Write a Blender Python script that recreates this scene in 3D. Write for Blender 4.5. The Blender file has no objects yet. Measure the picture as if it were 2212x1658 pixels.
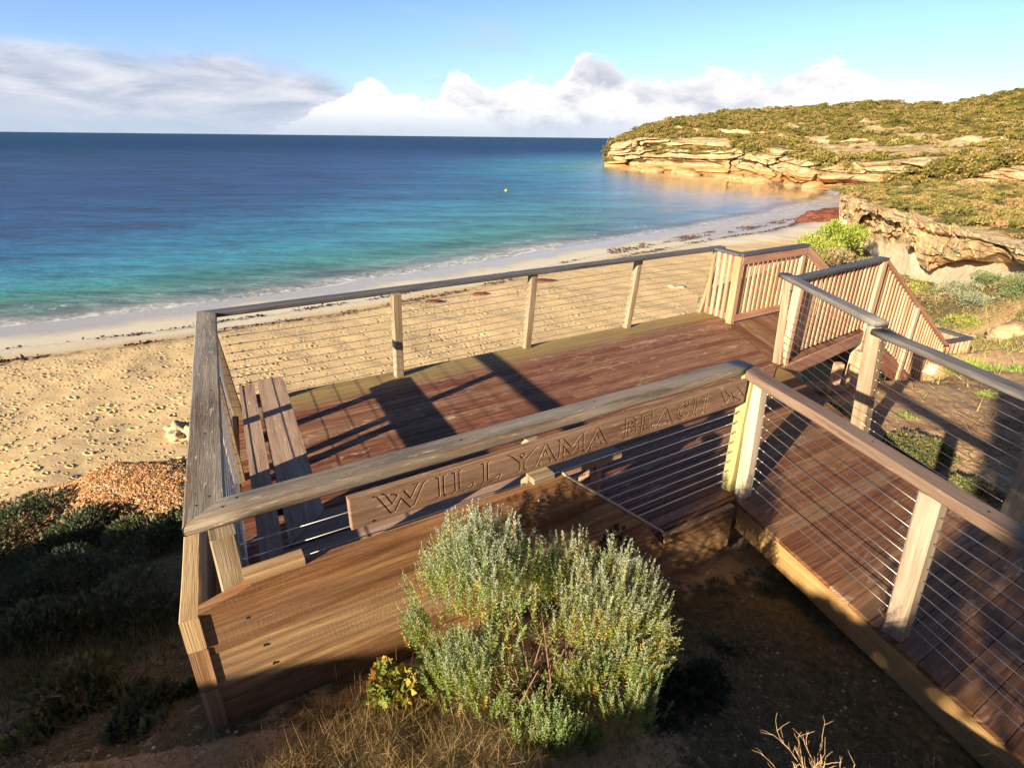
import bpy, math, random
import numpy as np
from mathutils import Vector, noise as mnoise
random.seed(7); rng = np.random.default_rng(7)
R = math.radians
sc = bpy.context.scene
COL = sc.collection

# ------------------------------------------------------------------ camera
CAMZ = 2.45; F = 1220.0; W0, H0 = 2212, 1658
ROLL = math.atan(.0105); PITCH = math.atan((829-296)*math.cos(ROLL)/F)
cd = bpy.data.cameras.new('camera'); cam = bpy.data.objects.new('camera', cd); COL.objects.link(cam)
cd.sensor_width = 36; cd.lens = 36*F/W0; cd.clip_start = .05; cd.clip_end = 90000
cam.location = (0, 0, CAMZ)
from mathutils import Euler, Matrix
cam.rotation_euler = (Matrix.Rotation(math.pi/2-PITCH, 4, 'X') @ Matrix.Rotation(ROLL, 4, 'Z')).to_euler()
sc.camera = cam

def ray(x, y):
    x = x-1106; y = y-829
    xr = x*math.cos(ROLL)+y*math.sin(ROLL); yr = -x*math.sin(ROLL)+y*math.cos(ROLL)
    c, s = math.cos(PITCH), math.sin(PITCH)
    return np.array([xr, F*c-yr*s, -yr*c-F*s])
C0 = np.array([0, 0, CAMZ])
def onz(x, y, z): r = ray(x, y); return C0+r*((z-CAMZ)/r[2])
def onY(x, y, Y): r = ray(x, y); return C0+r*(Y/r[1])
def onpl(x, y, A, n):
    r = ray(x, y); A = np.array(A[:2]); n = np.array(n[:2])
    return C0+r*((A@n)/(r[:2]@n))

# ------------------------------------------------------------------ node helpers
class NT:
    def __init__(s, mat): s.t = mat.node_tree; s.n = s.t.nodes; s.l = s.t.links
    def new(s, typ, **kw):
        n = s.n.new(typ)
        for k, v in kw.items(): setattr(n, k, v)
        return n
    def put(s, sock, v):
        if v is None: return
        if isinstance(v, bpy.types.NodeSocket): s.l.new(v, sock)
        elif isinstance(v, (tuple, list)) and len(v) == 3 and sock.type == 'RGBA': sock.default_value = (*v, 1)
        else: sock.default_value = v
    def math(s, op, a, b=None, c=None, clamp=False):
        n = s.new('ShaderNodeMath', operation=op); n.use_clamp = clamp
        s.put(n.inputs[0], a); s.put(n.inputs[1], b); s.put(n.inputs[2], c); return n.outputs[0]
    def noise(s, vec, scale, detail=4, rough=.55, dist=0, out=0, w=None):
        n = s.new('ShaderNodeTexNoise'); s.put(n.inputs['Vector'], vec)
        n.inputs['Scale'].default_value = scale; n.inputs['Detail'].default_value = detail
        n.inputs['Roughness'].default_value = rough; n.inputs['Distortion'].default_value = dist
        return n.outputs[out]
    def vor(s, vec, scale, feature='F1', out='Distance', rnd=1):
        n = s.new('ShaderNodeTexVoronoi', feature=feature); s.put(n.inputs['Vector'], vec)
        n.inputs['Scale'].default_value = scale; n.inputs['Randomness'].default_value = rnd; return n.outputs[out]
    def mapr(s, v, a, b, c=0, d=1, smooth=False):
        n = s.new('ShaderNodeMapRange'); s.put(n.inputs['Value'], v); n.clamp = True
        if smooth: n.interpolation_type = 'SMOOTHSTEP'
        for k, q in zip(('From Min', 'From Max', 'To Min', 'To Max'), (a, b, c, d)): s.put(n.inputs[k], q)
        return n.outputs[0]
    def mix(s, f, a, b, blend='MIX'):
        n = s.new('ShaderNodeMix', data_type='RGBA', blend_type=blend); n.clamp_factor = True
        s.put(n.inputs[0], f); s.put(n.inputs[6], a); s.put(n.inputs[7], b); return n.outputs[2]
    def ramp(s, f, stops, interp='LINEAR'):
        n = s.new('ShaderNodeValToRGB'); s.put(n.inputs[0], f); cr = n.color_ramp; cr.interpolation = interp
        while len(cr.elements) > 1: cr.elements.remove(cr.elements[0])
        cr.elements[0].position = stops[0][0]; cr.elements[0].color = (*stops[0][1], 1)
        for p, c in stops[1:]:
            e = cr.elements.new(p); e.color = (*c, 1)
        return n.outputs[0]
    def scalev(s, vec, sx, sy, sz, off=None):
        n = s.new('ShaderNodeMapping'); s.put(n.inputs[0], vec); n.inputs['Scale'].default_value = (sx, sy, sz)
        if off: n.inputs['Location'].default_value = off
        return n.outputs[0]
    def attr(s, name, out='Fac'): return s.new('ShaderNodeAttribute', attribute_name=name).outputs[out]
    def bump(s, h, dist, strength=1, normal=None):
        n = s.new('ShaderNodeBump'); s.put(n.inputs['Height'], h); n.inputs['Distance'].default_value = dist
        n.inputs['Strength'].default_value = strength; s.put(n.inputs['Normal'], normal); return n.outputs[0]

def material(name):
    m = bpy.data.materials.new(name); m.use_nodes = True
    nt = NT(m); b = nt.n['Principled BSDF']; return m, nt, b
def setb(nt, b, col=None, rough=None, nrm=None, spec=None, metal=None):
    nt.put(b.inputs['Base Color'], col); nt.put(b.inputs['Roughness'], rough); nt.put(b.inputs['Normal'], nrm)
    if spec is not None: b.inputs['Specular IOR Level'].default_value = spec
    if metal is not None: b.inputs['Metallic'].default_value = metal

# ------------------------------------------------------------------ wood
def wood(name, dark, mid, light, grey=None, fleck=None, greyamt=0.0, crack=.5, patch=None, patchamt=0, rough=.65, weary=None, saw=0, bumpd=.004, spec=.35):
    m, nt, b = material(name)
    uv = nt.new('ShaderNodeTexCoord').outputs['UV']
    rnd = nt.attr('rnd')
    warp = nt.noise(nt.scalev(uv, 1.3, 5, 1), 1, 2, out=1)
    va = nt.new('ShaderNodeVectorMath', operation='MULTIPLY_ADD'); nt.put(va.inputs[0], warp); va.inputs[1].default_value = (.0, .06, 0); nt.put(va.inputs[2], uv)
    uw = va.outputs[0]
    g1 = nt.noise(nt.scalev(uw, 1.3, 30, 1), 1, 6, .68, .15)
    g2 = nt.noise(nt.scalev(uw, 6, 190, 1), 1, 4, .6)
    g3 = nt.noise(nt.scalev(uv, 1.1, 5, 1), 1, 3)
    # knots
    kn = nt.vor(nt.scalev(uv, 1.15, 5.5, 1), 1.0)
    knot = nt.mapr(kn, .03, .11, 1, 0, True)
    col = nt.ramp(g1, [(.36, dark), (.5, mid), (.64, light)])
    col = nt.mix(nt.mapr(g3, .3, .75, 0, .55), col, dark)
    col = nt.mix(nt.mapr(g2, .53, .64, 0, crack), col, tuple(c*.35 for c in dark))
    col = nt.mix(nt.math('MULTIPLY', knot, .75), col, tuple(c*.25 for c in dark))
    if grey:
        gm = nt.mapr(nt.math('ADD', nt.noise(nt.scalev(uv, .9, 6, 1), 1, 5, .65), nt.math('MULTIPLY', g2, .35)), .5, .82, 0, 1)
        col = nt.mix(nt.math('MULTIPLY', gm, greyamt), col, grey)
    if fleck:
        fm = nt.math('MULTIPLY', nt.mapr(nt.noise(nt.scalev(uv, 7, 60, 1), 1, 6, .75, .5), .57, .64, 0, 1), nt.mapr(nt.noise(nt.scalev(uv, 1.3, 8, 1), 1, 3), .40, .60, .1, 1))
        col = nt.mix(nt.math('MULTIPLY', fm, fleck[3]), col, fleck[:3])
    pm = None
    if patch:
        pm = nt.mapr(nt.noise(nt.scalev(uv, 6, 20, 1), 1, 8, .78, .8), .54, .62, 0, 1)
        pz = nt.mapr(nt.noise(nt.scalev(uv, .7, 2.2, 1), 1, 3), .42, .62, 0, 1)
        pm = nt.math('MULTIPLY', nt.math('MULTIPLY', pm, pz), patchamt)
        col = nt.mix(pm, col, patch)
    if weary: col = nt.mix(nt.attr('wear'), col, nt.ramp(g1, [(.3, tuple(c*.55 for c in weary)), (.7, weary)]))
    hs = nt.new('ShaderNodeHueSaturation'); nt.put(hs.inputs['Color'], col)
    nt.put(hs.inputs['Value'], nt.mapr(rnd, 0, 1, .78, 1.22)); nt.put(hs.inputs['Hue'], nt.mapr(rnd, 0, 1, .49, .508)); nt.put(hs.inputs['Saturation'], nt.mapr(rnd, 0, 1, 1.08, .92))
    h = nt.math('ADD', nt.math('MULTIPLY', g1, .6), nt.math('MULTIPLY', g2, .8))
    h = nt.math('SUBTRACT', h, nt.math('MULTIPLY', knot, .5))
    if saw:
        sw = nt.new('ShaderNodeTexWave', wave_type='BANDS'); sw.inputs['Scale'].default_value = 7; sw.inputs['Distortion'].default_value = 9; sw.inputs['Detail'].default_value = 4
        nt.put(sw.inputs['Vector'], nt.scalev(uv, 2.2, 1.6, 1)); h = nt.math('ADD', h, nt.math('MULTIPLY', nt.math('MULTIPLY', sw.outputs['Fac'], nt.mapr(g3, .45, .6)), saw))
    setb(nt, b, hs.outputs[0], nt.mapr(g1, .3, .7, rough-.1, rough+.15), nt.bump(h, bumpd, .9), spec)
    return m
M = {}
M['rail'] = wood('weathered_rail_wood', (.05, .032, .018), (.135, .085, .05), (.27, .19, .115), grey=(.33, .30, .245), greyamt=.7, rough=.5, fleck=(.58, .52, .42, .8))
M['railb'] = wood('brown_rail_wood', (.07, .04, .022), (.17, .095, .055), (.29, .18, .11), grey=(.36, .28, .21), greyamt=.5, rough=.5, fleck=(.5, .38, .28, .5))
M['post'] = wood('post_wood', (.10, .055, .028), (.21, .13, .065), (.34, .235, .13), grey=(.38, .32, .23), greyamt=.6)
M['postw'] = wood('bleached_post_wood', (.20, .13, .075), (.37, .27, .17), (.54, .43, .30), grey=(.52, .46, .38), greyamt=.6, crack=.35)
M['posty'] = wood('greenish_pine_post', (.30, .25, .09), (.42, .36, .15), (.50, .44, .20), crack=.2)
M['wall'] = wood('rough_sawn_sleeper', (.10, .042, .016), (.27, .13, .05), (.52, .30, .13), fleck=(.6, .42, .25, .3), grey=(.5, .36, .22), greyamt=.35, saw=.07, crack=.45, rough=.55)
M['endgrain'] = wood('end_grain', (.3, .18, .08), (.46, .3, .15), (.56, .4, .22), crack=.3)
M['sign'] = wood('sign_board_wood', (.065, .034, .018), (.15, .078, .04), (.29, .155, .085), fleck=(.58, .40, .30, .7), grey=(.38, .25, .17), greyamt=.5, weary=(.03, .018, .012), crack=.9, rough=.6)
M['bench'] = wood('bench_wood', (.13, .06, .035), (.26, .13, .075), (.40, .24, .16), fleck=(.60, .47, .37, .75), grey=(.40, .28, .21), greyamt=.6, crack=.55)
M['deck'] = wood('oiled_deck_boards', (.11, .044, .022), (.22, .096, .05), (.34, .175, .10), patch=(.50, .37, .27), patchamt=1.0, rough=.62, weary=(.34, .24, .09), crack=.35, bumpd=.003, spec=.3)
M['walk'] = wood('boardwalk_boards', (.11, .048, .02), (.20, .093, .042), (.31, .16, .076), patch=(.5, .34, .25), patchamt=.7, rough=.58, weary=(.34, .24, .09), crack=.3, bumpd=.003, spec=.3)
M['beam'] = wood('pine_beam', (.28, .16, .055), (.42, .25, .095), (.52, .34, .15), crack=.2, saw=.3)
M['stair'] = wood('stair_rail_wood', (.24, .085, .05), (.38, .15, .085), (.5, .24, .14), grey=(.5, .36, .27), greyamt=.4, crack=.3)
M['batten'] = wood('batten_wood', (.36, .19, .09), (.54, .32, .16), (.68, .45, .26), grey=(.62, .40, .30), greyamt=.5, crack=.3)
M['cap'] = wood('dark_cap_wood', (.03, .03, .035), (.06, .056, .058), (.11, .10, .10), grey=(.17, .17, .18), greyamt=.45, rough=.5, crack=.4)
M['slate'] = wood('slate_grey_rail_wood', (.05, .047, .045), (.11, .10, .092), (.19, .175, .155), grey=(.30, .28, .25), greyamt=.5, rough=.5, crack=.5)
def plain(name, col, rough=.5, metal=0, nscale=0, var=.25, spec=.5):
    m, nt, b = material(name)
    c = col
    if nscale:
        oc = nt.new('ShaderNodeTexCoord').outputs['Object']
        n = nt.noise(oc, nscale, 5, .6)
        c = nt.mix(nt.mapr(n, .3, .7), tuple(x*(1-var) for x in col), tuple(min(1, x*(1+var)) for x in col))
        setb(nt, b, c, rough, nt.bump(n, .01, .6), spec, metal)
    else: setb(nt, b, c, rough, None, spec, metal)
    return m
M['steel'] = plain('stainless_steel', (.62, .60, .56), .42, 1)
M['hole'] = plain('dark_screw_hole', (.03, .02, .015), .8)
M['bolt'] = plain('galvanised_bolt', (.55, .54, .52), .35, 1)

# ------------------------------------------------------------------ mesh builders
def tag(o, label=None, cat=None, group=None, kind=None):
    if label: o['label'] = label
    if cat: o['category'] = cat
    if group: o['group'] = group
    if kind: o['kind'] = kind
    return o
def empty(name, loc=(0, 0, 0), **kw):
    o = bpy.data.objects.new(name, None); o.location = [float(v) for v in loc]; o.empty_display_size = .1; COL.objects.link(o); return tag(o, **kw)
def npmesh(name, V, Fc, mat, parent=None, uv=None, fattr=None, vattr=None, vcol=None, smooth=False):
    """V (N,3) world coordinates, Fc (M,k) array or list of lists"""
    V = np.asarray(V, dtype=np.float64)
    me = bpy.data.meshes.new(name)
    if isinstance(Fc, np.ndarray):
        k = Fc.shape[1]; nf = len(Fc); li = Fc.ravel().astype(np.int32); ls = np.arange(nf, dtype=np.int32)*k
    else:
        li = np.array([i for f in Fc for i in f], dtype=np.int32); nf = len(Fc)
        lt = np.array([len(f) for f in Fc]); ls = np.concatenate([[0], np.cumsum(lt)[:-1]]).astype(np.int32)
    off = np.zeros(3)
    o = bpy.data.objects.new(name, me)
    if parent is not None:
        off = np.array(parent.location)
        if parent.parent: off = off+np.array(parent.parent.location)
        o.parent = parent
    else:
        off = np.array([V[:, 0].mean(), V[:, 1].mean(), V[:, 2].min()]) if len(V) < 60000 else np.zeros(3)
        o.location = off
    me.vertices.add(len(V)); me.vertices.foreach_set('co', (V-off).ravel())
    me.loops.add(len(li)); me.loops.foreach_set('vertex_index', li)
    me.polygons.add(nf); me.polygons.foreach_set('loop_start', ls)
    me.update(calc_edges=True)
    me.polygons.foreach_set('use_smooth', np.full(nf, smooth, dtype=bool))
    if uv is not None:
        u = me.uv_layers.new(name='UVMap'); u.data.foreach_set('uv', np.asarray(uv, dtype=np.float32).ravel())
    for k2, a in (fattr or {}).items():
        at = me.attributes.new(k2, 'FLOAT', 'FACE'); at.data.foreach_set('value', np.asarray(a, dtype=np.float32))
    for k2, a in (vattr or {}).items():
        at = me.attributes.new(k2, 'FLOAT', 'POINT'); at.data.foreach_set('value', np.asarray(a, dtype=np.float32))
    if vcol is not None:
        at = me.color_attributes.new('Col', 'FLOAT_COLOR', 'POINT'); c4 = np.ones((len(V), 4), dtype=np.float32); c4[:, :3] = vcol; at.data.foreach_set('color', c4.ravel())
    if mat: me.materials.append(mat)
    me.validate()
    COL.objects.link(o); return o

class MB:
    def __init__(s): s.v = []; s.f = []; s.uv = []; s.r = []; s.w = []
    def add(s, vs, fs, uvs, rnd=None, wear=0):
        b = len(s.v); s.v += [tuple(map(float, v)) for v in vs]
        rnd = random.random() if rnd is None else rnd
        for f, u in zip(fs, uvs):
            s.f.append([b+i for i in f]); s.uv += u; s.r.append(rnd); s.w.append(wear)
    def bar(s, p0, p1, w, h, up=(0, 0, 1), ch=.006, seg=1, rnd=None, wear=0, wob=0, cap0=None, cap1=None, round_=False):
        """bar along p0-p1; w across, h along up.  cap0/cap1: (dx) shear of the end per unit of side offset (mitre)"""
        p0, p1, up = Vector(p0), Vector(p1), Vector(up); d = (p1-p0); L = d.length; d.normalize()
        side = d.cross(up).normalized(); up = side.cross(d).normalized()
        ch = min(ch, w*.45, h*.45)
        if round_:
            c2 = ch
            cs = []
            for (sx, sz) in ((1, 1), (-1, 1), (-1, -1), (1, -1)):
                for k in range(4):
                    a = math.pi/2*k/3
                    ca, sa = (math.cos(a), math.sin(a)) if sx*sz > 0 else (math.sin(a), math.cos(a))
                    cs.append((sx*(w/2-c2+c2*ca), sz*(h/2-c2+c2*sa)))
        else:
            cs = [(w/2, h/2-ch), (w/2-ch, h/2), (-w/2+ch, h/2), (-w/2, h/2-ch), (-w/2, -h/2+ch), (-w/2+ch, -h/2), (w/2-ch, -h/2), (w/2, -h/2+ch)]
        n = len(cs); per = [0]
        for i in range(n):
            a, b = cs[i], cs[(i+1) % n]; per.append(per[-1]+math.hypot(a[0]-b[0], a[1]-b[1]))
        uo, vo = random.random()*40, random.random()*40
        vs = []
        for k in range(seg+1):
            t = k/seg
            for (x, z) in cs:
                sh = 0
                if cap0 and k == 0: sh = cap0*x
                if cap1 and k == seg: sh = cap1*x
                jx = wob*mnoise.noise((t*L*1.7+uo, x*3, 0)) if wob else 0
                jz = wob*mnoise.noise((t*L*2.1+vo, z*3, 5)) if wob else 0
                q = p0+d*(L*t+sh)+side*(x+jx)+up*(z+jz); vs.append(q)
        fs, us = [], []
        for k in range(seg):
            u0, u1 = uo+L*k/seg, uo+L*(k+1)/seg
            for i in range(n):
                j = (i+1) % n
                fs.append([k*n+i, (k+1)*n+i, (k+1)*n+j, k*n+j]); us.append([(u0, vo+per[i]), (u1, vo+per[i]), (u1, vo+per[i+1]), (u0, vo+per[i+1])])
        fs.append(list(range(n))); us.append([(uo+c[1]*.3, vo+c[0]) for c in cs])
        fs.append([seg*n+i for i in reversed(range(n))]); us.append([(uo+cs[i][1]*.3, vo+cs[i][0]) for i in reversed(range(n))])
        s.add(vs, fs, us, rnd, wear)
    def prism(s, poly, z0, z1, udir=(1, 0), rnd=None, wear=0):
        """vertical prism with uv along udir"""
        n = len(poly); uo, vo = random.random()*40, random.random()*40
        a = 0
        for i in range(n): x0, y0 = poly[i]; x1, y1 = poly[(i+1) % n]; a += x0*y1-x1*y0
        if a < 0: poly = poly[::-1]
        uvf = lambda p: (p[0]*udir[0]+p[1]*udir[1]+uo, -p[0]*udir[1]+p[1]*udir[0]+vo)
        vs = [(p[0], p[1], z1) for p in poly]+[(p[0], p[1], z0) for p in poly]
        fs = [list(range(n)), [n+i for i in reversed(range(n))]]; us = [[uvf(p) for p in poly], [uvf(p) for p in reversed(poly)]]
        for i in range(n):
            j = (i+1) % n; fs.append([i, n+i, n+j, j]); a, b = uvf(poly[i]), uvf(poly[j]); t = z1-z0
            us.append([a, (a[0], a[1]-t), (b[0], b[1]-t), b])
        s.add(vs, fs, us, rnd, wear)
    def tube(s, pts, r, n=6, rnd=None):
        pts = [Vector(p) for p in pts]; rr = r if isinstance(r, (list, tuple)) else [r]*len(pts)
        vs = []; L = 0; Ls = []
        for k, p in enumerate(pts):
            d = (pts[min(k+1, len(pts)-1)]-pts[max(k-1, 0)]).normalized()
            a = d.cross(Vector((0.31, .2, 1))).normalized(); b = d.cross(a)
            if k: L += (p-pts[k-1]).length
            Ls.append(L)
            for i in range(n):
                t = 2*math.pi*i/n; vs.append(p+(a*math.cos(t)+b*math.sin(t))*rr[k])
        fs, us = [], []
        for k in range(len(pts)-1):
            for i in range(n):
                j = (i+1) % n; fs.append([k*n+i, k*n+j, (k+1)*n+j, (k+1)*n+i])
                us.append([(Ls[k], i/n*.1), (Ls[k], (i+1)/n*.1), (Ls[k+1], (i+1)/n*.1), (Ls[k+1], i/n*.1)])
        fs.append(list(reversed(range(n)))); us.append([(0, 0)]*n)
        fs.append([(len(pts)-1)*n+i for i in range(n)]); us.append([(0, 0)]*n)
        s.add(vs, fs, us, rnd)
    def build(s, name, mat, parent=None, smooth=False):
        return npmesh(name, np.array(s.v), s.f, mat, parent, uv=s.uv, fattr={'rnd': s.r, 'wear': s.w}, smooth=smooth)
def bar(name, mat, parent, *a, **k):
    m = MB(); m.bar(*a, **k); return m.build(name, mat, parent, smooth=k.get('round_', False))

# ------------------------------------------------------------------ key geometry of the deck (metres, deck top = 0)
dr = np.array([.8539, .5205]); nr = np.array([-.5205, .8539])          # along / across the near and far side of the deck
ld = np.array([-.4459, .8951]); ln = np.array([.8951, .4459])          # along / across the left side
NA = np.array([-1.333, 1.837])                                          # near handrail, outer edge, left end
LA = np.array([-1.307, 1.812]); LB = np.array([-2.835, 4.879])          # left handrail outer edge
FB = np.array([3.056, 8.554])
FW = np.array([-1.232, 1.685])                                          # fascia wall outer line
def on2(A, d, s, n=None, o=0): q = A+d*s+(n*o if n is not None else 0); return q
def v3(p, z): return (float(p[0]), float(p[1]), float(z))
WT = .755

def clip(poly, a, b, c):           # keep a*x+b*y<=c
    out = []
    for i in range(len(poly)):
        p, q = poly[i], poly[(i+1) % len(poly)]
        dp, dq = a*p[0]+b*p[1]-c, a*q[0]+b*q[1]-c
        if dp <= 0: out.append(p)
        if dp*dq < 0: t = dp/(dp-dq); out.append((p[0]+(q[0]-p[0])*t, p[1]+(q[1]-p[1])*t))
    return out
def boards(mb, poly, d, w, gap, z1, th, wearf=None, butt=None, off=0):
    d = np.array(d)/np.hypot(*d); n = np.array([-d[1], d[0]])
    vs = [np.dot(p, n) for p in poly]; k0 = math.floor((min(vs)-off)/(w+gap))
    for k in range(k0, int((max(vs)-off)/(w+gap))+1):
        a = off+k*(w+gap); q = clip(clip(poly, n[0], n[1], a+w), -n[0], -n[1], -a)
        if len(q) < 3: continue
        pieces = [q]
        if butt:
            u0, u1 = min(np.dot(p, d) for p in q), max(np.dot(p, d) for p in q)
            cut = u0+(u1-u0)*((k*.37) % 1*.5+.25)
            if u1-u0 > butt: pieces = [clip(q, d[0], d[1], cut-.0015), clip(q, -d[0], -d[1], -cut-.0015)]
        for pc in pieces:
            if len(pc) > 2:
                dz = random.uniform(-.0012, .0012)
                mb.prism([tuple(p) for p in pc], z1-th, z1+dz, tuple(d), wear=(wearf(a+w/2) if wearf else 0))

# --- main deck
deckpoly = [v3(FW+nr*.065, 0)[:2], (1.668, 3.52), (3.10, 5.9), (3.17, 6.25), (3.14, 7.98), (2.93, 8.50), (-2.72, 5.05), (-1.20, 1.80)]
deck = empty('viewing_deck', (0.5, 5, -.2), label='worn red-brown timber viewing deck above the beach, inside the wire railings', cat='deck')
mb = MB()
nfar = np.dot((2.93, 8.50), nr)
nw = lambda a: max(0, min(1, (a-(nfar-.42))/.12)) if a > nfar-.42 else 0
# split concave outline
boards(mb, [tuple(FW+nr*.065), (1.668, 3.52), (3.12, 6.2), (3.14, 7.98), (2.93, 8.50), (-2.72, 5.05), (-1.20, 1.80)], dr, .090, .009, 0, .03, nw, butt=4)
mb.build('decking', M['deck'], deck)
mb = MB()
for s in np.linspace(0.3, 4.9, 9):
    a = np.array([-1.1, 2.0])+dr*s*.95; mb.bar(v3(a, -.12), v3(a+ld*3.2*(1 if s < 4 else .5), -.12), .045, .17)
mb.build('joist', M['beam'], deck)
mb = MB(); mb.bar(v3((-2.76, 5.06), -.10), v3((2.95, 8.53), -.10), .045, .19); mb.build('edge_beam', M['beam'], deck)
mb = MB(); mb.bar(v3((-2.74, 4.98), -.13), v3((-1.32, 2.1), -.13), .045, .19); mb.build('edge_beam', M['beam'], deck)
# low fascia between the sloping board and the walkway
A = on2(FW, dr, 2.66); B = on2(FW, dr, 3.36)
for zc in (-.10, -.305):
    bar('fascia_board', M['wall'], deck, v3(A+nr*.02, zc), v3(B+nr*.02, zc), .045, .2, ch=.004)
for q in ((-2.5, 5.1), (0.2, 6.7), (2.8, 8.2), (0, 4), (2.4, 5.2)):
    bar('stump', M['beam'], deck, (q[0], q[1], -3.2), (q[0], q[1], -.2), .12, .12, up=(0, 1, 0))

mb = MB()
for s in np.linspace(0.3, 5.2, 11):
    a0_ = np.array([-1.05, 2.0])+dr*s*.95
    for k in range(64):
        for o_ in (.02, .065):
            q = a0_+ld*(.09*k+o_*.9)
            u1 = (q-np.array([-2.72, 5.05]))@np.array([-.521, .853]); 
            if u1 > -.02 or q[0] > 3.1: continue
            mb.tube([v3(q, -.003), v3(q, .0018)], .003, 6)
o = mb.build('nail_heads', M['hole'], deck); o['kind'] = 'stuff'
# --- boardwalk
walk = empty('boardwalk', (2.5, 3, -.2), label='timber boardwalk of cross boards between two wire railings, half in shade', cat='boardwalk')
Wn = [(1.672, 3.46), (2.26, 1.53), (2.62, .3), (2.9, -1.0)]
Wf = [(3.20, 6.0), (3.26, 4.2), (3.40, 2.4), (3.75, .6), (4.0, -1.0)]
mb = MB()
boards(mb, [Wn[0], Wn[1], Wn[2], Wn[3], Wf[4], Wf[3], Wf[2], Wf[1], Wf[0], (3.125, 6.19)], dr, .135, .004, .003, .03,
       wearf=lambda a: .6 if a > np.dot((2.75, 5.6), nr) else 0)
mb.build('decking', M['walk'], walk)
for i in range(3):
    a, b = np.array(Wn[i]), np.array(Wn[i+1]); bar('side_beam', M['beam'], walk, v3(a+(.03, 0), -.125), v3(b+(.03, 0), -.125), .045, .185, ch=.004, seg=6, wob=.004)
mb = MB()
for i in range(4): mb.bar(v3(Wf[i], -.12), v3(Wf[i+1], -.12), .045, .18)
mb.build('side_beam', M['beam'], walk)

# --- sleeper wall round the near left corner
wl = empty('sleeper_wall', v3(FW+dr*1, 0), label='rough-sawn sleeper retaining wall along the near side of the deck, behind the silver shrub', cat='wall')
hts = [(.475, WT), (.20, .472), (-.075, .197), (-.32, -.078)]
for i, (z0, z1) in enumerate(hts):
    # length limited by sloped end: z=WT at s=1.79 -> 0 at 2.67
    smid = lambda z: 1.79+(WT-z)/WT*.88
    mb = MB(); th = .055; o = 0.0 if i == 0 else -.0
    s0 = -.005; off = (.0, .003, -.002, .004)[i]
    pts = [(s0, z0), (min(smid(z0), 2.66), z0), (min(smid(z1), 2.66), z1), (s0, z1)]
    if i == 0: pts = pts[:3]+[(.20, z1), (s0, z1-.055)]
    seg = 24; vs = []; 
    P0 = FW+nr*off; P1 = P0+nr*th
    for (s, z) in pts: vs.append(v3(P0+dr*s, z))
    for (s, z) in pts: vs.append(v3(P1+dr*s, z))
    uo, vo = random.random()*30, random.random()*30
    n_ = len(pts); fs = [list(range(n_)), [n_+k for k in reversed(range(n_))]]
    U = [(uo+p[0], vo+p[1]) for p in pts]
    us = [U[:], U[::-1]]
    for k in range(n_):
        j = (k+1) % n_; fs.append([k, n_+k, n_+j, j]); us.append([U[k], (U[k][0], U[k][1]+th), (U[j][0], U[j][1]+th), U[j]])
    mb.add(vs, fs, us)
    mb.build('sleeper', M['wall'], wl)
# pale sloping end board edge
a = on2(FW, dr, 1.795, nr, .03); b = on2(FW, dr, 2.675, nr, .03)
bar('sloping_edge', M['postw'], wl, v3(a, WT+.006), v3(b, .012), .055, .012, ch=.002)
for (s, z) in ((1.62, .665), (1.95, .50), (1.92, .44)):
    q = on2(FW, dr, s, nr, -.003); mb = MB(); mb.tube([v3(q, z), v3(q-nr*.008, z)], [.011, .009], 10); mb.build('bolt', M['bolt'], wl)
# block on top of the wall left end and at the middle post
q = on2(FW, dr, .30, nr, .05); bar('packing_block', M['endgrain'], wl, v3(q-dr*.12, WT+.012), v3(q+dr*.12, WT+.012), .075, .05)
q = on2(FW, dr, 1.665, nr, .06); bar('packing_block', M['post'], wl, v3(q-dr*.065, WT+.018), v3(q+dr*.065, WT+.018), .085, .035)

wl2 = empty('sleeper_wall', v3(LA+ld*1.5, 0), label='stacked sleeper wall running out under the left handrail, end grain facing out', cat='wall')
cor = np.array([-1.292, 1.640])
for i, (z0, z1) in enumerate(((.53, .70), (.30, .526), (.04, .296), (-.22, .036), (-.5, -.224))):
    a = cor+ln*.035; b = a+ld*(1.32 if i < 3 else 3.4)
    bar('sleeper', M['wall' if i else 'endgrain'], wl2, v3(a+ld*(.0 if i == 0 else .006), (z0+z1)/2), v3(b, (z0+z1)/2), .07, z1-z0-.004, ch=.004, seg=10, wob=.004)

# ------------------------------------------------------------------ railings
def railing(label, loc): return empty('cable_railing', loc, label=label, cat='railing')
def cable(parent, a, b, r=.0026, sag=.004):
    a, b = Vector(a), Vector(b); mb = MB()
    pts = [a.lerp(b, t)-Vector((0, 0, sag*4*t*(1-t))) for t in (0, .25, .5, .75, 1)]
    mb.tube(pts, r, 6); return mb.build('cable', M['steel'], parent, smooth=True)
def fitting(parent, a, b, thick=.0055, long=.10, eye=True):
    """turnbuckle at a pointing towards b"""
    a, b = Vector(a), Vector(b); d = (b-a).normalized(); mb = MB()
    if long > .06:
        mb.tube([a-d*.004, a+d*.012, a+d*.014, a+d*long*.45, a+d*long*.5, a+d*long*.62, a+d*long*.64, a+d*long], [thick*1.5, thick*1.5, thick*.55, thick*.55, thick*1.25, thick*1.25, thick*.7, thick*.6], 8)
    else:
        s = d.cross(Vector((0, 0, 1))).normalized()
        for sg in (-1, 1): mb.tube([a, a+d*long*.35+s*.006*sg+Vector((0, 0, .004*sg)), a+d*long*.8, a+d*long], [thick*.5]*4, 5)
        mb.tube([a-d*.003, a+d*.006], [thick*1.2, thick*1.2], 8); mb.tube([a+d*long*.75, a+d*long], [thick*.8, thick*.8], 8)
    return mb.build('turnbuckle', M['steel'], parent, smooth=True)
CZ = [.09+.082*i for i in range(10)]
def post(parent, b, t, w=.09, mat='post', name='post', up=None):
    return bar(name, M[mat], parent, b, t, w, w, up=up or (nr[0], nr[1], 0), ch=.008, seg=6, wob=.004)

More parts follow.
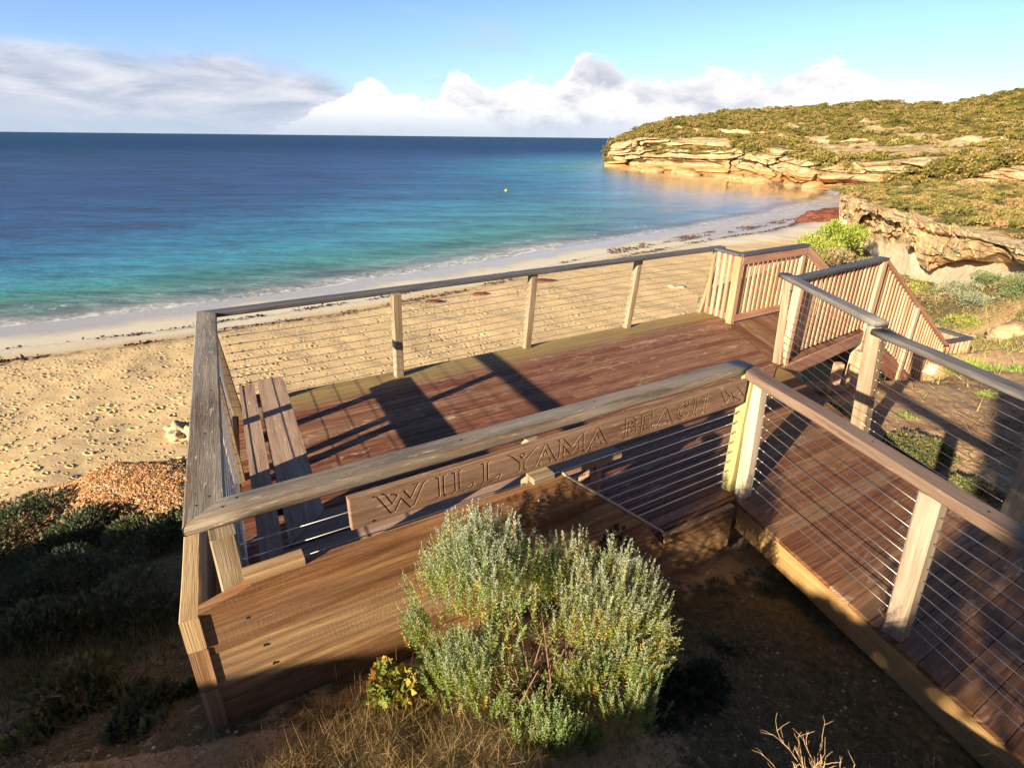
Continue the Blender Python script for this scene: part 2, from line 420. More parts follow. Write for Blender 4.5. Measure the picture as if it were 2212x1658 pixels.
# left railing
lr = railing('wire railing along the left edge of the deck with a broad flat weathered handrail', v3(LA+ld*1.5, 0))
c0, c1 = LA+ln*.08, LB+ln*.08
def isect(a, d, b, e): t = np.linalg.solve(np.array([[d[0], -e[0]], [d[1], -e[1]]]), np.array(b)-np.array(a)); return np.array(a)+np.array(d)*t[0]
CN = isect(c0, ld, NA+nr*.078, dr); fo0 = (FB-LB)/np.hypot(*(FB-LB)); CF = isect(c0, ld, LB+np.array([fo0[1], -fo0[0]])*.07, fo0)
hr_l = bar('handrail', M['rail'], lr, v3(CN+ld*.001, .972), v3(CF-ld*.001, .972), .16, .05, ch=.007, seg=14, wob=.004, cap0=1.09, cap1=-.91)
pFL = (-2.62, 4.86); pM = (-2.30, 4.20)
post(lr, v3((-2.625, 4.88), -.2), v3((-2.70, 4.78), .95), .09, 'post')
pmid = LA+ld*2.05+ln*.135
post(lr, v3(pmid, -.2), v3(pmid-ln*.03, .95), .085, 'post')
pNL = np.array([-1.175, 1.84]); post(lr, v3(pNL+(0.0, .01), -.1), v3(pNL+nr*.055+dr*.01, .944), .10, 'post')
for z in CZ:
    a = v3(pNL+ld*.05+ln*.02, z); b = v3((-2.66, 4.80), z)
    cb_ = cable(lr, a, b)
    if z > .3: fitting(cb_, a, b, long=.11)
# far railing
fr = railing('wire railing along the far edge of the deck overlooking the beach, dark thin handrail', v3((0.2, 6.9), 0))
fo = (FB-LB); fl = np.hypot(*fo); fd = fo/fl; fn = np.array([fd[1], -fd[0]])
bar('handrail', M['cap'], fr, v3(CF+fd*.002, .972), v3(FB+fn*.07, .978), .13, .048, ch=.01, seg=20, wob=.004, cap0=.91)
fpost = []
for (bx, by), (tx, ty) in (((862, 811), (855, 636)), ((1137, 750), (1153, 592)), ((1353, 707), (1382, 560))):
    b = onz(bx, by, .0); t = onz(tx, ty, .95); d = t-b; 
    t = b+d*np.array([.9, .9, 1]); t[2] = .955
    post(fr, v3(b[:2], -.0), v3(t[:2], .955), .092, 'post'); fpost.append((b, t))
eb = onz(1511, 674, 0); et = onz(1556, 541, .95)
post(fr, v3(eb[:2], -.0), v3(et[:2], .955), .085, 'post')
anch = [(np.array([-2.64, 4.93, 0]), np.array([-2.67, 4.88, .95]))]+fpost+[(eb, et)]
for z in CZ:
    for k in range(4):
        a = anch[k][0]*(1-z/.95)+anch[k][1]*(z/.95); b = anch[k+1][0]*(1-z/.95)+anch[k+1][1]*(z/.95)
        a[2] = b[2] = z; cb_ = cable(fr, a, b, r=.0030); c0_ = c0_ if k else cb_
    a = anch[0][0]*(1-z/.95)+anch[0][1]*(z/.95); a[2] = z; b = anch[1][0]*(1-z/.95)+anch[1][1]*(z/.95); b[2] = z
    a2 = a+(b-a)/np.linalg.norm(b-a)*.05; fitting(c0_, a2, b, thick=.006, long=.17)
# near railing
NB = np.array([1.70, 3.686])
nrl = railing('near wire railing with a thick round-edged handrail carrying the carved name board', v3(NA+dr*1.6, 0))
hr_n = bar('handrail', M['rail'], nrl, v3(CN+dr*.002, .972), v3(NB+nr*.078, .972), .155, .06, ch=.022, seg=22, wob=.004, cap0=-1.09, round_=True)
H1 = onz(1606, 1070, 0); H2 = onz(1576, 1056, 0)
post(nrl, v3(H2[:2]+(-.005, .02), -.2), v3(H2[:2]+(.0, .02), .945), .085, 'posty')
for s in (1.62,):
    q = on2(FW, dr, s+.07, nr, .215); post(nrl, v3(q, -.2), v3(q, .935), .07, 'post')
aL = pNL+dr*.06+nr*.09; bR = H2[:2]-dr*.04+(0, .02)
for i, z in enumerate(CZ):
    a, b = v3(aL, z), v3(bR, z); cb_ = cable(nrl, a, b, sag=.006)
    fitting(cb_, v3(np.array(b[:2])-dr*.0, z), a, thick=.0065, long=.13)
    if z > .6: fitting(cb_, a, b, long=.10)
# near side of the boardwalk (H - G - camera side)
hw = railing('wire railing on the near side of the boardwalk with bleached posts and brown handrail', v3((2.0, 2.6), 0))
hr0 = onz(1625, 803, .998)[:2]; hr1 = onz(2222, 1165, .998)[:2]; hd = hr1-hr0; hd /= np.hypot(*hd); hn = np.array([-hd[1], hd[0]])
e2 = hr0+hd*3.6
hr_w = bar('handrail', M['railb'], hw, v3(hr0+hn*.02-hd*.05, .972), v3(e2+hn*.02, .972), .125, .06, ch=.012, seg=16, wob=.008, cap0=.6)
post(hw, v3(H1[:2], -.2), v3(onz(1632, 800, .95)[:2]*.5+H1[:2]*.5, .945), .09, 'postw')
G0 = onz(1945, 1362, 0)[:2]; G1 = hr0+hd*((onz(2022, 1060, .95)[:2]-hr0)@hd)+hn*.02
post(hw, v3(G0, -.3), v3(G1, .945), .10, 'postw')
G2 = hr0+hd*3.3+hn*.02+np.array([.1, 0]); post(hw, v3(G2, -.3), v3(G2, .945), .1, 'postw')
h1t = onz(1632, 800, .95)[:2]*.5+H1[:2]*.5
def lerp2(a, b, t): return np.array(a)*(1-t)+np.array(b)*t
for z in CZ:
    t = z/.95; a = lerp2(H1[:2], h1t, t)+hd*.05+np.array([.03, .0]); b = lerp2(G0, G1, t); c = G2
    A3, B3, C3 = v3(a, z), v3(b, z), v3(c, z)
    cb_ = cable(hw, A3, B3, r=.0026); cable(hw, B3, C3, r=.0026); fitting(cb_, A3, B3, long=.055, thick=.006)
# far side of the boardwalk (D - F - out of frame)
ow = railing('wire railing on the far side of the boardwalk, grey handrails meeting on a stout post', v3((3.2, 4.8), 0))
D0 = onz(1684, 788, 0)[:2]; D1 = onz(1707, 600, .95)[:2]; F0 = np.array([3.19, 4.50]); F1 = onz(1897, 700, .95)[:2]
post(ow, v3(D0, -.3), v3(D1, .948), .10, 'post'); post(ow, v3(F0, -.6), v3(F1, .93), .125, 'post')
rD = onz(1694, 591, 1)[:2]; rF = onz(1905, 697, 1)[:2]
bar('handrail', M['slate'], ow, v3(rD, .985), v3(rF, .985), .135, .055, ch=.018, seg=8, wob=.007, round_=True)
r1 = onz(1896, 711, .95)[:2]; r2 = onz(2212, 843, .95)[:2]; rd = (r2-r1)/np.hypot(*(r2-r1)); r3 = r1+rd*4.2
bar('handrail', M['slate'], ow, v3(r1, .93), v3(r3, .93), .13, .055, ch=.018, seg=14, wob=.007, round_=True)
P3 = r1+rd*1.52; post(ow, v3(P3+np.array([.03, 0]), -.4), v3(P3, .90), .11, 'post'); P4 = r1+rd*3.2; post(ow, v3(P4, -.4), v3(P4, .90), .11, 'post')
for z in CZ:
    t = z/.95; a = lerp2(D0, D1, t); b = lerp2(F0, F1, t); c = P3; e = P4
    cb_ = cable(ow, v3(a, z), v3(b, z), r=.0026); cc_ = cable(ow, v3(b, z), v3(c, z), r=.0026); cable(ow, v3(c, z), v3(e, z), r=.0021)
    fitting(cc_, v3(b+rd*.05, z), v3(c, z), long=.055, thick=.006); fitting(cb_, v3(a+(b-a)*.02, z), v3(b, z), long=.05, thick=.006)
    bb = b+(a-b)/np.hypot(*(a-b))*.06; fitting(cb_, v3(bb, z), v3(a, z), long=.12, thick=.006)

# ------------------------------------------------------------------ carved name board
SA = NA-nr*.035
q0 = onpl(748, 1061, SA, nr); q1 = onpl(769, 1147, SA, nr); q2 = onpl(1616, 803, SA, nr); q3 = onpl(1607, 864, SA, nr)
print('SIGN', q0, q1, q2, q3)
sT = .935; sH = .175; sB = sT-sH
s_a = (onpl(748, 1061, SA, nr)[:2]-SA)@dr; s_b = (onpl(1614, 806, SA, nr)[:2]-SA)@dr
SL = s_b-s_a
sg = empty('name_board', v3(SA+dr*(s_a+SL/2), sB), label='carved reddish timber board reading WILLYAMA BEACH, fixed below the near handrail', cat='sign')
# letter outlines (unit height), drawn as carved double-line serif capitals
def L_I(): return .34, [[(.06, 0), (.12, .06), (.12, .94), (.06, 1)], [(.28, 0), (.22, .06), (.22, .94), (.28, 1)]]
def L_L(): return .62, [[(.04, 0), (.11, .06), (.11, .94), (.04, 1)], [(.28, 1), (.22, .94), (.22, .12), (.45, .10), (.55, .22), (.60, .18), (.56, 0), (.30, 0)]]
def L_W(): return 1.25, [[(0, 1), (.08, .94), (.36, .02), (.44, 0), (.62, .55), (.82, 0), (.90, .02), (1.16, .94), (1.24, 1)], [(.20, 1), (.27, .93), (.41, .42), (.54, .72), (.46, .84), (.40, .86)], [(.74, .86), (.70, .82), (.84, .42), (1.0, .92), (1.06, 1), (.92, 1)]]
def L_Y(): return .85, [[(0, 1), (.08, .95), (.34, .46), (.34, .06), (.26, 0)], [(.54, 0), (.46, .06), (.46, .46), (.76, .95), (.84, 1)], [(.34, .80), (.41, .66), (.49, .80), (.41, .90), (.34, .80)]]
def L_A(): return .95, [[(0, 0), (.08, .05), (.42, 1), (.52, 1), (.88, .05), (.95, 0)], [(.26, 0), (.20, .05), (.28, .26), (.62, .26), (.70, .05), (.64, 0)], [(.36, .42), (.47, .70), (.57, .42), (.36, .42)]]
def L_M(): return 1.15, [[(0, 0), (.07, .06), (.10, .94), (.02, 1)], [(.02, 1), (.24, 1), (.56, .44), (.88, 1), (1.10, 1)], [(1.12, 0), (1.05, .06), (1.02, .94), (1.10, 1)], [(.28, 0), (.24, .08), (.25, .62), (.52, .10), (.60, .10), (.86, .62), (.88, .08), (.84, 0)]]
def L_B(): return .72, [[(0, 0), (.07, .06), (.07, .94), (0, 1), (.42, 1), (.62, .88), (.60, .62), (.48, .53), (.66, .42), (.66, .14), (.46, 0), (0, 0)], [(.22, .60), (.22, .86), (.40, .84), (.44, .68), (.36, .60), (.22, .60)], [(.22, .14), (.22, .44), (.42, .42), (.47, .24), (.38, .14), (.22, .14)]]
def L_E(): return .72, [[(0, 0), (.07, .06), (.07, .94), (0, 1), (.62, 1), (.64, .78)], [(.64, .78), (.52, .86), (.22, .86), (.22, .60), (.46, .62)], [(.46, .62), (.48, .42), (.22, .46), (.22, .14), (.54, .14), (.66, .26), (.66, 0), (0, 0)]]
def L_C(): return .82, [[(.74, .72), (.70, .98), (.56, .92), (.40, 1), (.16, .86), (.04, .5), (.16, .14), (.40, 0), (.62, .06), (.76, .26)], [(.74, .72), (.58, .72), (.44, .84), (.26, .72), (.20, .5), (.26, .28), (.44, .16), (.60, .30), (.76, .26)]]
def L_H(): return .86, [[(.02, 0), (.09, .06), (.09, .94), (.02, 1)], [(.28, 1), (.22, .94), (.22, .58), (.62, .58), (.62, .94), (.56, 1)], [(.28, 0), (.22, .06), (.22, .42), (.62, .42), (.62, .06), (.56, 0)], [(.82, 1), (.76, .94), (.76, .06), (.82, 0)]]
def L_X(): return 1.0, [[(.0, .95), (.28, .1), (.45, .7), (.62, .1), (.9, .95)], [(.15, .95), (.4, .45), (.75, .9)], [(.1, .0), (.9, .0), (.45, .5), (.1, .0)], [(.62, 1), (1.0, .2)]]
segs = []
def letter(Lf, x0, x1, zb, h, flip=False):
    w, polys = Lf()
    for pl in polys:
        for a, b in zip(pl[:-1], pl[1:]):
            segs.append((x0+(x1-x0)*a[0]/w, zb+h*a[1], x0+(x1-x0)*b[0]/w, zb+h*b[1]))
# letter spans measured in the photograph (image x of left/right edge at mid height)
def sx(px, py): return (onpl(px, py, SA, nr)[:2]-SA)@dr-s_a
spans = [(L_W, 805, 1118-197, 1066), (L_I, 934, 968, 1050), (L_L, 971, 1022, 1035), (L_L, 1034, 1080, 1020), (L_Y, 1094, 1158, 1000), (L_A, 1150, 1200, 985), (L_M, 1200, 1262, 965), (L_A, 1260, 1312, 948),
         (L_B, 1344, 1374, 918), (L_E, 1378, 1408, 910), (L_A, 1408, 1454, 900), (L_C, 1456, 1486, 884), (L_H, 1490, 1526, 872), (L_X, 1550, 1606, 852)]
for Lf, xa, xb, py in spans:
    a, b = sx(xa, py+12), sx(xb, py-8); h = .122; zb = .028
    letter(Lf, a, b, zb, h)
NX, NZ = 1500, 110
X, Z = np.meshgrid(np.linspace(0, SL, NX), np.linspace(0, sH, NZ))
dist = np.full(X.shape, 9.)
for (xa, za, xb, zb) in segs:
    i0 = max(0, int((min(xa, xb)-.012)/SL*NX)); i1 = min(NX, int((max(xa, xb)+.012)/SL*NX)+2)
    px, pz = X[:, i0:i1]-xa, Z[:, i0:i1]-za; ex, ez = xb-xa, zb-za; L2 = ex*ex+ez*ez+1e-12
    t = np.clip((px*ex+pz*ez)/L2, 0, 1); dd = np.hypot(px-ex*t, pz-ez*t); dist[:, i0:i1] = np.minimum(dist[:, i0:i1], dd)
dep = -.0055*np.clip(1-dist/.0042, 0, 1)**.7
edge = np.minimum(np.minimum(X, SL-X), np.minimum(Z, sH-Z)); dep -= .006*np.clip(1-edge/.006, 0, 1)**2
fx = np.stack([SA[0]+dr[0]*(s_a+X)-nr[0]*(.018+dep), SA[1]+dr[1]*(s_a+X)-nr[1]*(.018+dep), sB+Z], -1).reshape(-1, 3)
idx = np.arange(NX*NZ).reshape(NZ, NX); q = np.stack([idx[:-1, :-1], idx[:-1, 1:], idx[1:, 1:], idx[1:, :-1]], -1).reshape(-1, 4)
uvv = np.stack([X+3.3, Z+1.1], -1).reshape(-1, 2)[q.ravel()]
npmesh('board_face', fx, q, M['sign'], sg, uv=uvv, fattr={'rnd': np.full(len(q), .5), 'wear': np.clip(1.25-dist.ravel()[q[:, 0]]/.0026, 0, .8)}, smooth=True)
bar('board_back', M['sign'], sg, v3(SA+dr*s_a+nr*.0-nr*-.003, (sT+sB)/2), v3(SA+dr*s_b+nr*.003, (sT+sB)/2), .03, sH, ch=.001)
for s in (.10, SL*.5, SL-.12):
    q = SA+dr*(s_a+s)-nr*.018; mb = MB(); mb.tube([v3(q, sB+.02), v3(q-nr*.003, sB+.02)], .006, 10); mb.build('screw', M['bolt'], sg)

# ------------------------------------------------------------------ corner bench
bn = empty('corner_bench', (-1.2, 3, 0), label='L-shaped slatted timber bench fitted into the left corner of the deck', cat='bench')
def benchline(off_l, off_n): # intersection of left offset line and near offset line
    # LA+ln*a+ld*s = NAx+nr*b+dr*t
    A_ = np.array([[ld[0], -dr[0]], [ld[1], -dr[1]]]); rhs = (NA+nr*off_n)-(LA+ln*off_l); s, t = np.linalg.solve(A_, rhs); return LA+ln*off_l+ld*s
bz = .45
farS = {}
for (o0, o1, fy) in ((.235, .355, 2.86), (.385, .60, 2.93)):
    a0, a1 = benchline(o0, o0+.02), benchline(o1, o1+.02)
    e0, e1 = LA+ln*o0+ld*fy, LA+ln*o1+ld*fy
    mb = MB(); mb.prism([tuple(a0), tuple(a1), tuple(e1), tuple(e0)], bz-.045, bz, tuple(ld)); mb.build('seat_plank', M['bench'], bn)
    tb = 2.62; f0, f1 = NA+nr*(o0+.02)+dr*tb, NA+nr*(o1+.02)+dr*tb
    g = dr*.008
    mb = MB(); mb.prism([tuple(a0+g), tuple(f0), tuple(f1), tuple(a1+g)], bz-.045, bz-.001, tuple(dr)); mb.build('seat_plank', M['bench'], bn)
for s in (.95, 1.95, 2.7):
    c = LA+ln*.42+ld*s; bar('leg', M['bench'], bn, v3(c-ln*.12, 0), v3(c-ln*.12, bz-.05), .09, .09, up=(nr[0], nr[1], 0)); bar('leg_rail', M['bench'], bn, v3(c-ln*.17, bz-.08), v3(c+ln*.14, bz-.08), .045, .07)
for s in (.75, 1.6, 2.42):
    c = NA+nr*.40+dr*s; bar('leg', M['bench'], bn, v3(c-nr*.06, 0), v3(c-nr*.06, bz-.05), .11, .13, up=(nr[0], nr[1], 0)); bar('leg_rail', M['bench'], bn, v3(c-nr*.14, bz-.08), v3(c+nr*.2, bz-.08), .045, .07)

# ------------------------------------------------------------------ staircase with batten railings
st = empty('timber_staircase', (4, 8, 0), label='timber stairs going down to the beach from the red landing between batten railings', cat='staircase')
I0 = np.array([3.163, 7.917]); J0 = np.array([4.43, 9.02]); K0 = np.array([5.05, 8.02]); Dq = np.array([3.18, 6.30])
sdir = np.array([.84, .54]); sdir /= np.hypot(*sdir); sn = np.array([-sdir[1], sdir[0]])
Jb = I0+sdir*1.55; Kb = Dq+sdir*2.2
K1 = onz(1888, 548, 1)[:2]; kb = K1*.5+Kb*.5; print('KB', kb, Kb, onz(1859, 716, .07), onz(1852, 765, 0))
Kb = kb
mb = MB(); boards(mb, [(3.13, 6.22), tuple(kb+sn*-.03), tuple(Jb+sn*.05), (3.10, 8.0)], (-.10, 1), .09, .006, -.006, .03); mb.build('landing_decking', M['walk'], st)
bar('edge_beam', M['stair'], st, v3((3.2, 6.26), -.12), v3(Kb-sn*.02, -.12), .045, .18)
bar('edge_beam', M['stair'], st, v3((3.2, 8.0), -.12), v3(Jb, -.12), .045, .18)
SLP = .6; NS = 10
for i in range(NS):
    t0 = .29*i+.05; z = -.174*(i+1); c = (Kb+Jb)/2+sdir*(t0+.14)
    w = abs((Jb-Kb)@sn)
    cc = Kb+sdir*(t0+.14)+sn*(w/2)
    bar('tread', M['walk'], st, v3(cc-sn*w/2, z), v3(cc+sn*w/2, z), .27, .04)
for s in (0, w):
    bar('stringer', M['stair'], st, v3(Kb+sn*s, -.15), v3(Kb+sn*s+sdir*3.0, -.15-SLP*3.0), .05, .26)
mb = MB(); lb = Kb+sdir*2.95; boards(mb, [tuple(lb-sn*.1), tuple(lb+sdir*1.5-sn*.1), tuple(lb+sdir*1.5+sn*1.5), tuple(lb+sn*1.5)], (-.10, 1), .09, .006, -1.80, .03); mb.build('landing_decking', M['walk'], st)

def batten_rail(label, runs, posts, loc):
    """runs: list of (a,b,za,zb) along which battens, a top cap and a bottom rail are built"""
    t = empty('batten_railing', loc, label=label, cat='railing')
    for (a, b, za, zb, side) in runs:
        a, b = np.array(a), np.array(b); L = np.hypot(*(b-a)); d = (b-a)/L; n = np.array([-d[1], d[0]])*side
        slope = (zb-za)/L
        bar('handrail', M['cap' if abs(slope) < .2 else 'stair'], t, v3(a-d*.02, za+.985), v3(b+d*.02, zb+.985), .13, .04, ch=.008, seg=6, wob=.003)
        bar('top_rail', M['stair'], t, v3(a+n*.035, za+.905), v3(b+n*.035, zb+.905), .035, .115)
        bar('bottom_rail', M['stair'], t, v3(a+n*.03, za+.07), v3(b+n*.03, zb+.07), .035, .10)
        k = int(L/.108)
        for i in range(k):
            s = (i+.5)*L/k; q = a+d*s-n*.008; z = za+slope*s
            bar('batten', M['batten'], t, v3(q, z+.03), v3(q, z+.955), .045, .03, up=(n[0], n[1], 0), ch=.003)
    for (p, z0, z1, w_) in posts: bar('post', M['batten'], t, v3(p, z0), v3(p, z1), w_, w_, up=(n[0], n[1], 0), ch=.006, seg=4, wob=.003)
    return t
IJ = batten_rail('far batten railing of the stair landing, red-brown top rail and pale uprights',
    [(et[:2]*.35+eb[:2]*.65, I0, 0, 0, 1), (I0, Jb, 0, 0, -1), (Jb, Jb+sdir*2.9, 0, -SLP*2.9, -1)],
    [(I0, -.1, .96, .09), (Jb-sdir*.06, -.1, .96, .09), (Jb+sdir*1.5, -1.0, -.9+.96, .09)], v3(I0, 0))
D1r = onz(1694, 591, 1)[:2]
kd = (K1-D1r)/np.hypot(*(K1-D1r))
DK = batten_rail('near batten railing beside the stair landing, running down to the lower landing',
    [(D1r*.3+Dq*.7+kd*.05, kb, 0, 0, 1), (kb, kb+sdir*2.95, 0, -SLP*2.95, 1)],
    [(kb-kd*.05, -.9, .96, .12), (kb+sdir*1.45, -1.6, -.87+.96, .1), (kb+sdir*2.9, -2.4, -1.74+.9, .1), (Dq+kd*.12, -.4, .93, .08)], v3(Dq, 0))
# lower landing rails
lA = onz(2008, 742, -.85)[:2]; lC = onz(2095, 728, -.85)[:2]; lD = onz(2000, 702, -.85)[:2]
LL = batten_rail('low railing of the bottom landing half hidden below the stairs, blue-grey cap', [(lA, lC, -1.85, -1.85, 1), (lD, lC, -1.85, -1.85, 1)], [(lC, -2.6, -.9, .09)], v3(lC, -1.8))
# packing post below the landing
bar('stump', M['batten'], st, (4.25, 6.85, -1.2), (4.25, 6.85, -.2), .1, .1, up=(0, 1, 0)); bar('stump', M['batten'], st, (4.62, 7.05, -1.3), (4.62, 7.05, -.1), .12, .12, up=(0, 1, 0))


# screws and bolt holes
def studs(parent, pts, r=.006, mat='hole', up=(0, 0, 1), name='screw'):
    mb = MB(); u = Vector(up)
    for p in pts: p = Vector([float(a) for a in p]); mb.tube([p-u*.004, p+u*.0012], r, 9)
    mb.build(name, M[mat], parent)
for k, q in enumerate((CN+ld*.06-ln*.03, CN+ld*.11+ln*.02, CN+ld*.75, CN+ld*1.35+ln*.03, CN+ld*2.1-ln*.02)): studs(hr_l, [v3(q, .997)], .007)
for k, q in enumerate((CN+dr*.07-nr*.01, CN+dr*.13+nr*.03, CN+dr*1.2, CN+dr*2.1+nr*.02)): studs(hr_n, [v3(q, 1.002)], .006)
for s_ in (.30, 1.0, 1.62): studs(hr_w, [v3(hr0+hd*s_+hn*.02, 1.002)], .006)
for (s_, z_) in ((.16, .60), (.20, .42), (.22, .30), (.95, .62), (1.35, .40)): q = on2(FW, dr, s_, nr, -.001); studs(wl, [v3(q, z_)], .007, up=(-nr[0], -nr[1], 0))
for z_ in (.62, .28): studs(hw, [v3(np.array(H1[:2])-nr*.047-hd*.0, z_)], .006, up=(-nr[0], -nr[1], 0))
# ------------------------------------------------------------------ numpy noise
def hash2(ix, iy, k=0):
    h = (ix.astype(np.int64)*374761393+iy.astype(np.int64)*668265263+k*974634777) & 0x7fffffff
    h = ((h ^ (h >> 13))*1274126177) & 0x7fffffff
    return ((h ^ (h >> 16)) & 0xffffff)/float(0xffffff)
def vnoise(x, y, k=0):
    xi, yi = np.floor(x), np.floor(y); fx, fy = x-xi, y-yi; fx = fx*fx*(3-2*fx); fy = fy*fy*(3-2*fy)
    a, b, c, d = hash2(xi, yi, k), hash2(xi+1, yi, k), hash2(xi, yi+1, k), hash2(xi+1, yi+1, k)
    return (a*(1-fx)+b*fx)*(1-fy)+(c*(1-fx)+d*fx)*fy
def fbm(x, y, o=4, k=0, g=.5):
    s, a, t = 0, 1, 0
    for i in range(o): s = s+a*vnoise(x*2**i+17*i, y*2**i-9*i, k+i); t += a; a *= g
    return s/t
def grid_faces(nr_, nc): 
    i = np.arange(nr_*nc).reshape(nr_, nc); return np.stack([i[:-1, :-1], i[:-1, 1:], i[1:, 1:], i[1:, :-1]], -1).reshape(-1, 4)
def ss(a, b, x): t = np.clip((x-a)/(b-a), 0, 1); return t*t*(3-2*t)

SEA = -6.5
shore = np.array([(-90, 5), (-45, 18.5), (-25.8, 27.1), (-20.7, 29.9), (-15.5, 33.4), (-9.0, 38.6), (1.0, 47.6), (12.5, 58.2), (18.5, 63.2), (24.6, 68.5), (35.5, 78.5), (46.8, 92.3), (58, 106), (63, 114), (62, 119), (59.3, 124), (59.5, 132), (59.1, 141.7), (57, 160.3), (50, 167), (40.4, 173), (31.5, 204), (60, 260), (400, 500)])
# smooth subdivision of the beach part
def chaikin(p, n=2):
    for _ in range(n):
        q = [p[0]]
        for a, b in zip(p[:-1], p[1:]): q += [a*.75+b*.25, a*.25+b*.75]
        q.append(p[-1]); p = np.array(q)
    return p
shore = chaikin(shore, 2)
def sdist(x, y):
    """signed distance to the waterline, + towards land"""
    best = np.full(x.shape, 1e9); sgn = np.ones(x.shape)
    for a, b in zip(shore[:-1], shore[1:]):
        ex, ey = b-a; px, py = x-a[0], y-a[1]; t = np.clip((px*ex+py*ey)/(ex*ex+ey*ey), 0, 1)
        dd = np.hypot(px-ex*t, py-ey*t); cr = ex*py-ey*px; m = dd < best-1e-9
        best = np.where(m, dd, best); sgn = np.where(m, np.where(cr > 0, -1, 1), sgn)
    return best*sgn

# ------------------------------------------------------------------ beach
rows = np.concatenate([np.linspace(1500, 1205, 30), np.linspace(1203, 700, 480), np.linspace(699, 500, 190), np.linspace(499, 385, 70)])
cols = np.concatenate([np.linspace(-900, -20, 60), np.linspace(-16, 1900, 760), np.linspace(1910, 2300, 30)])
PX, PY = np.meshgrid(cols, rows)
def onz_arr(PX, PY, z):
    x = PX-1106; y = PY-829; xr = x*math.cos(ROLL)+y*math.sin(ROLL); yr = -x*math.sin(ROLL)+y*math.cos(ROLL)
    c, s = math.cos(PITCH), math.sin(PITCH); dy = F*c-yr*s; dz = -yr*c-F*s; k = (z-CAMZ)/dz
    return xr*k, dy*k
bx, by = onz_arr(PX, PY, -6.1)
sd_ = sdist(bx, by)
bz_ = SEA+np.where(sd_ > 0, .035*sd_+.25*ss(3, 9, sd_)+ .25*ss(7, 12, sd_), .05*sd_)
und = (fbm(bx*.35, by*.35, 3, 3)-.5)*.22*ss(6, 11, sd_)
bz_ = bz_+und
# footprints: jittered cells
def pits(x, y, cell, k, depth, rad):
    out = np.zeros(x.shape); gx, gy = x/cell, y/cell; ix, iy = np.floor(gx), np.floor(gy)
    for dx in (-1, 0, 1):
        for dy in (-1, 0, 1):
            cx, cy = ix+dx, iy+dy; ux, uy = cx+.1+.8*hash2(cx, cy, k), cy+.1+.8*hash2(cx, cy, k+1)
            on = hash2(cx, cy, k+2); r = rad*(.6+.8*hash2(cx, cy, k+3)); an = 6.28*hash2(cx, cy, k+4)
            qx, qy = gx-ux, gy-uy; u = (qx*np.cos(an)+qy*np.sin(an))*.75; v = (-qx*np.sin(an)+qy*np.cos(an))*1.45
            d = np.hypot(u, v)/(r/cell)
            out += np.where(on > .45, depth*(.5+on)*(-np.clip(1-d*d, 0, 1)+.38*np.exp(-((d-1.25)/.3)**2)), 0)
    return out
weed_d = 8.2+1.2*(fbm(bx*.12, by*.12, 3, 8)-.5)*2
dry = ss(weed_d-.6, weed_d+1.6, sd_)
fp = (pits(bx, by, .44, 11, .040, .068)+pits(bx, by, .27, 31, .024, .044))*(.55+.9*ss(.35, .6, fbm(bx*.35, by*.35, 3, 55)))+(fbm(bx*1.1, by*1.1, 3, 50)-.5)*.06
bz_ = bz_+fp*dry*(1-.55*ss(30, 60, by))
dens = np.exp(-((sd_-weed_d)/.7)**2)*.75+.35*np.exp(-((sd_-weed_d+2.8)/.35)**2)+.5*np.exp(-((sd_-4.2)/1.3)**2)*ss(15, 30, bx)
m, nt, b = material('sand')
oc = nt.new('ShaderNodeTexCoord').outputs['Object']; sdn = nt.attr('shorec')
n1 = nt.noise(oc, 1.1, 6, .6); n2 = nt.noise(oc, 14, 5, .7)
dryc = nt.mix(nt.mapr(n2, .35, .7), (.56, .40, .20), (.68, .50, .27))
dryc = nt.mix(nt.mapr(n1, .35, .65, 0, .5), dryc, (.63, .46, .25))
pale = (.66, .60, .48); wet = (.44, .41, .37)
wn = nt.math('ADD', sdn, nt.mapr(nt.noise(oc, .25, 4, .6), .3, .7, -1.1, 1.1))
col = nt.mix(nt.mapr(wn, 5.6, 8.6, 0, 1, True), pale, dryc)
col = nt.mix(nt.mapr(wn, 1.6, 3.6, 1, 0, True), col, wet)
wd = nt.math('MULTIPLY', nt.attr('weed'), nt.mapr(nt.noise(nt.scalev(oc, 1.0, 1.0, 1), 2.2, 6, .75, .8), .47, .55, 0, 1))
col = nt.mix(wd, col, (.06, .035, .02))
setb(nt, b, col, nt.mapr(wn, 1.6, 4.2, .22, .9), nt.bump(n2, .02, .7), .4)
M['sand'] = m
beach = npmesh('beach', np.stack([bx, by, bz_], -1).reshape(-1, 3), grid_faces(len(rows), len(cols))[:, ::-1], m, vattr={'shorec': (sd_-6.5*ss(6, 26, bx)*ss(2, 6, sd_)).ravel(), 'weed': np.clip(dens, 0, 1).ravel()}, smooth=True)
beach['kind'] = 'structure'

# ------------------------------------------------------------------ sea
rad = np.concatenate([np.geomspace(20, 260, 520), np.geomspace(262, 60000, 90)])
az = np.linspace(R(-72), R(60), 560)
AZ, RD = np.meshgrid(az, rad); sxx, syy = RD*np.sin(AZ), RD*np.cos(AZ)
sd2 = -sdist(sxx, syy)                      # + out to sea
wig = (fbm(sxx*.10, syy*.10, 3, 5)-.5)*3+(fbm(sxx*.5, syy*.5, 3, 6)-.5)*1.2
sdw = sd2+wig
side = sxx/np.maximum(syy, 1)                # bay shelves more gently to the right
kd_ = np.interp(side, [-1.2, -.8, -.45, -.1, .1, .3, .55, 2], [2.7, 2.3, 1.7, 1.15, .86, .62, .46, .45])
big = (fbm(sxx*.018, syy*.03, 4, 20)-.5)*2
dp = sdw*kd_*(1+.35*big)
dp = np.where(sd2 < 5, sdw, dp*ss(5, 12, sd2)+sdw*(1-ss(5, 12, sd2)))
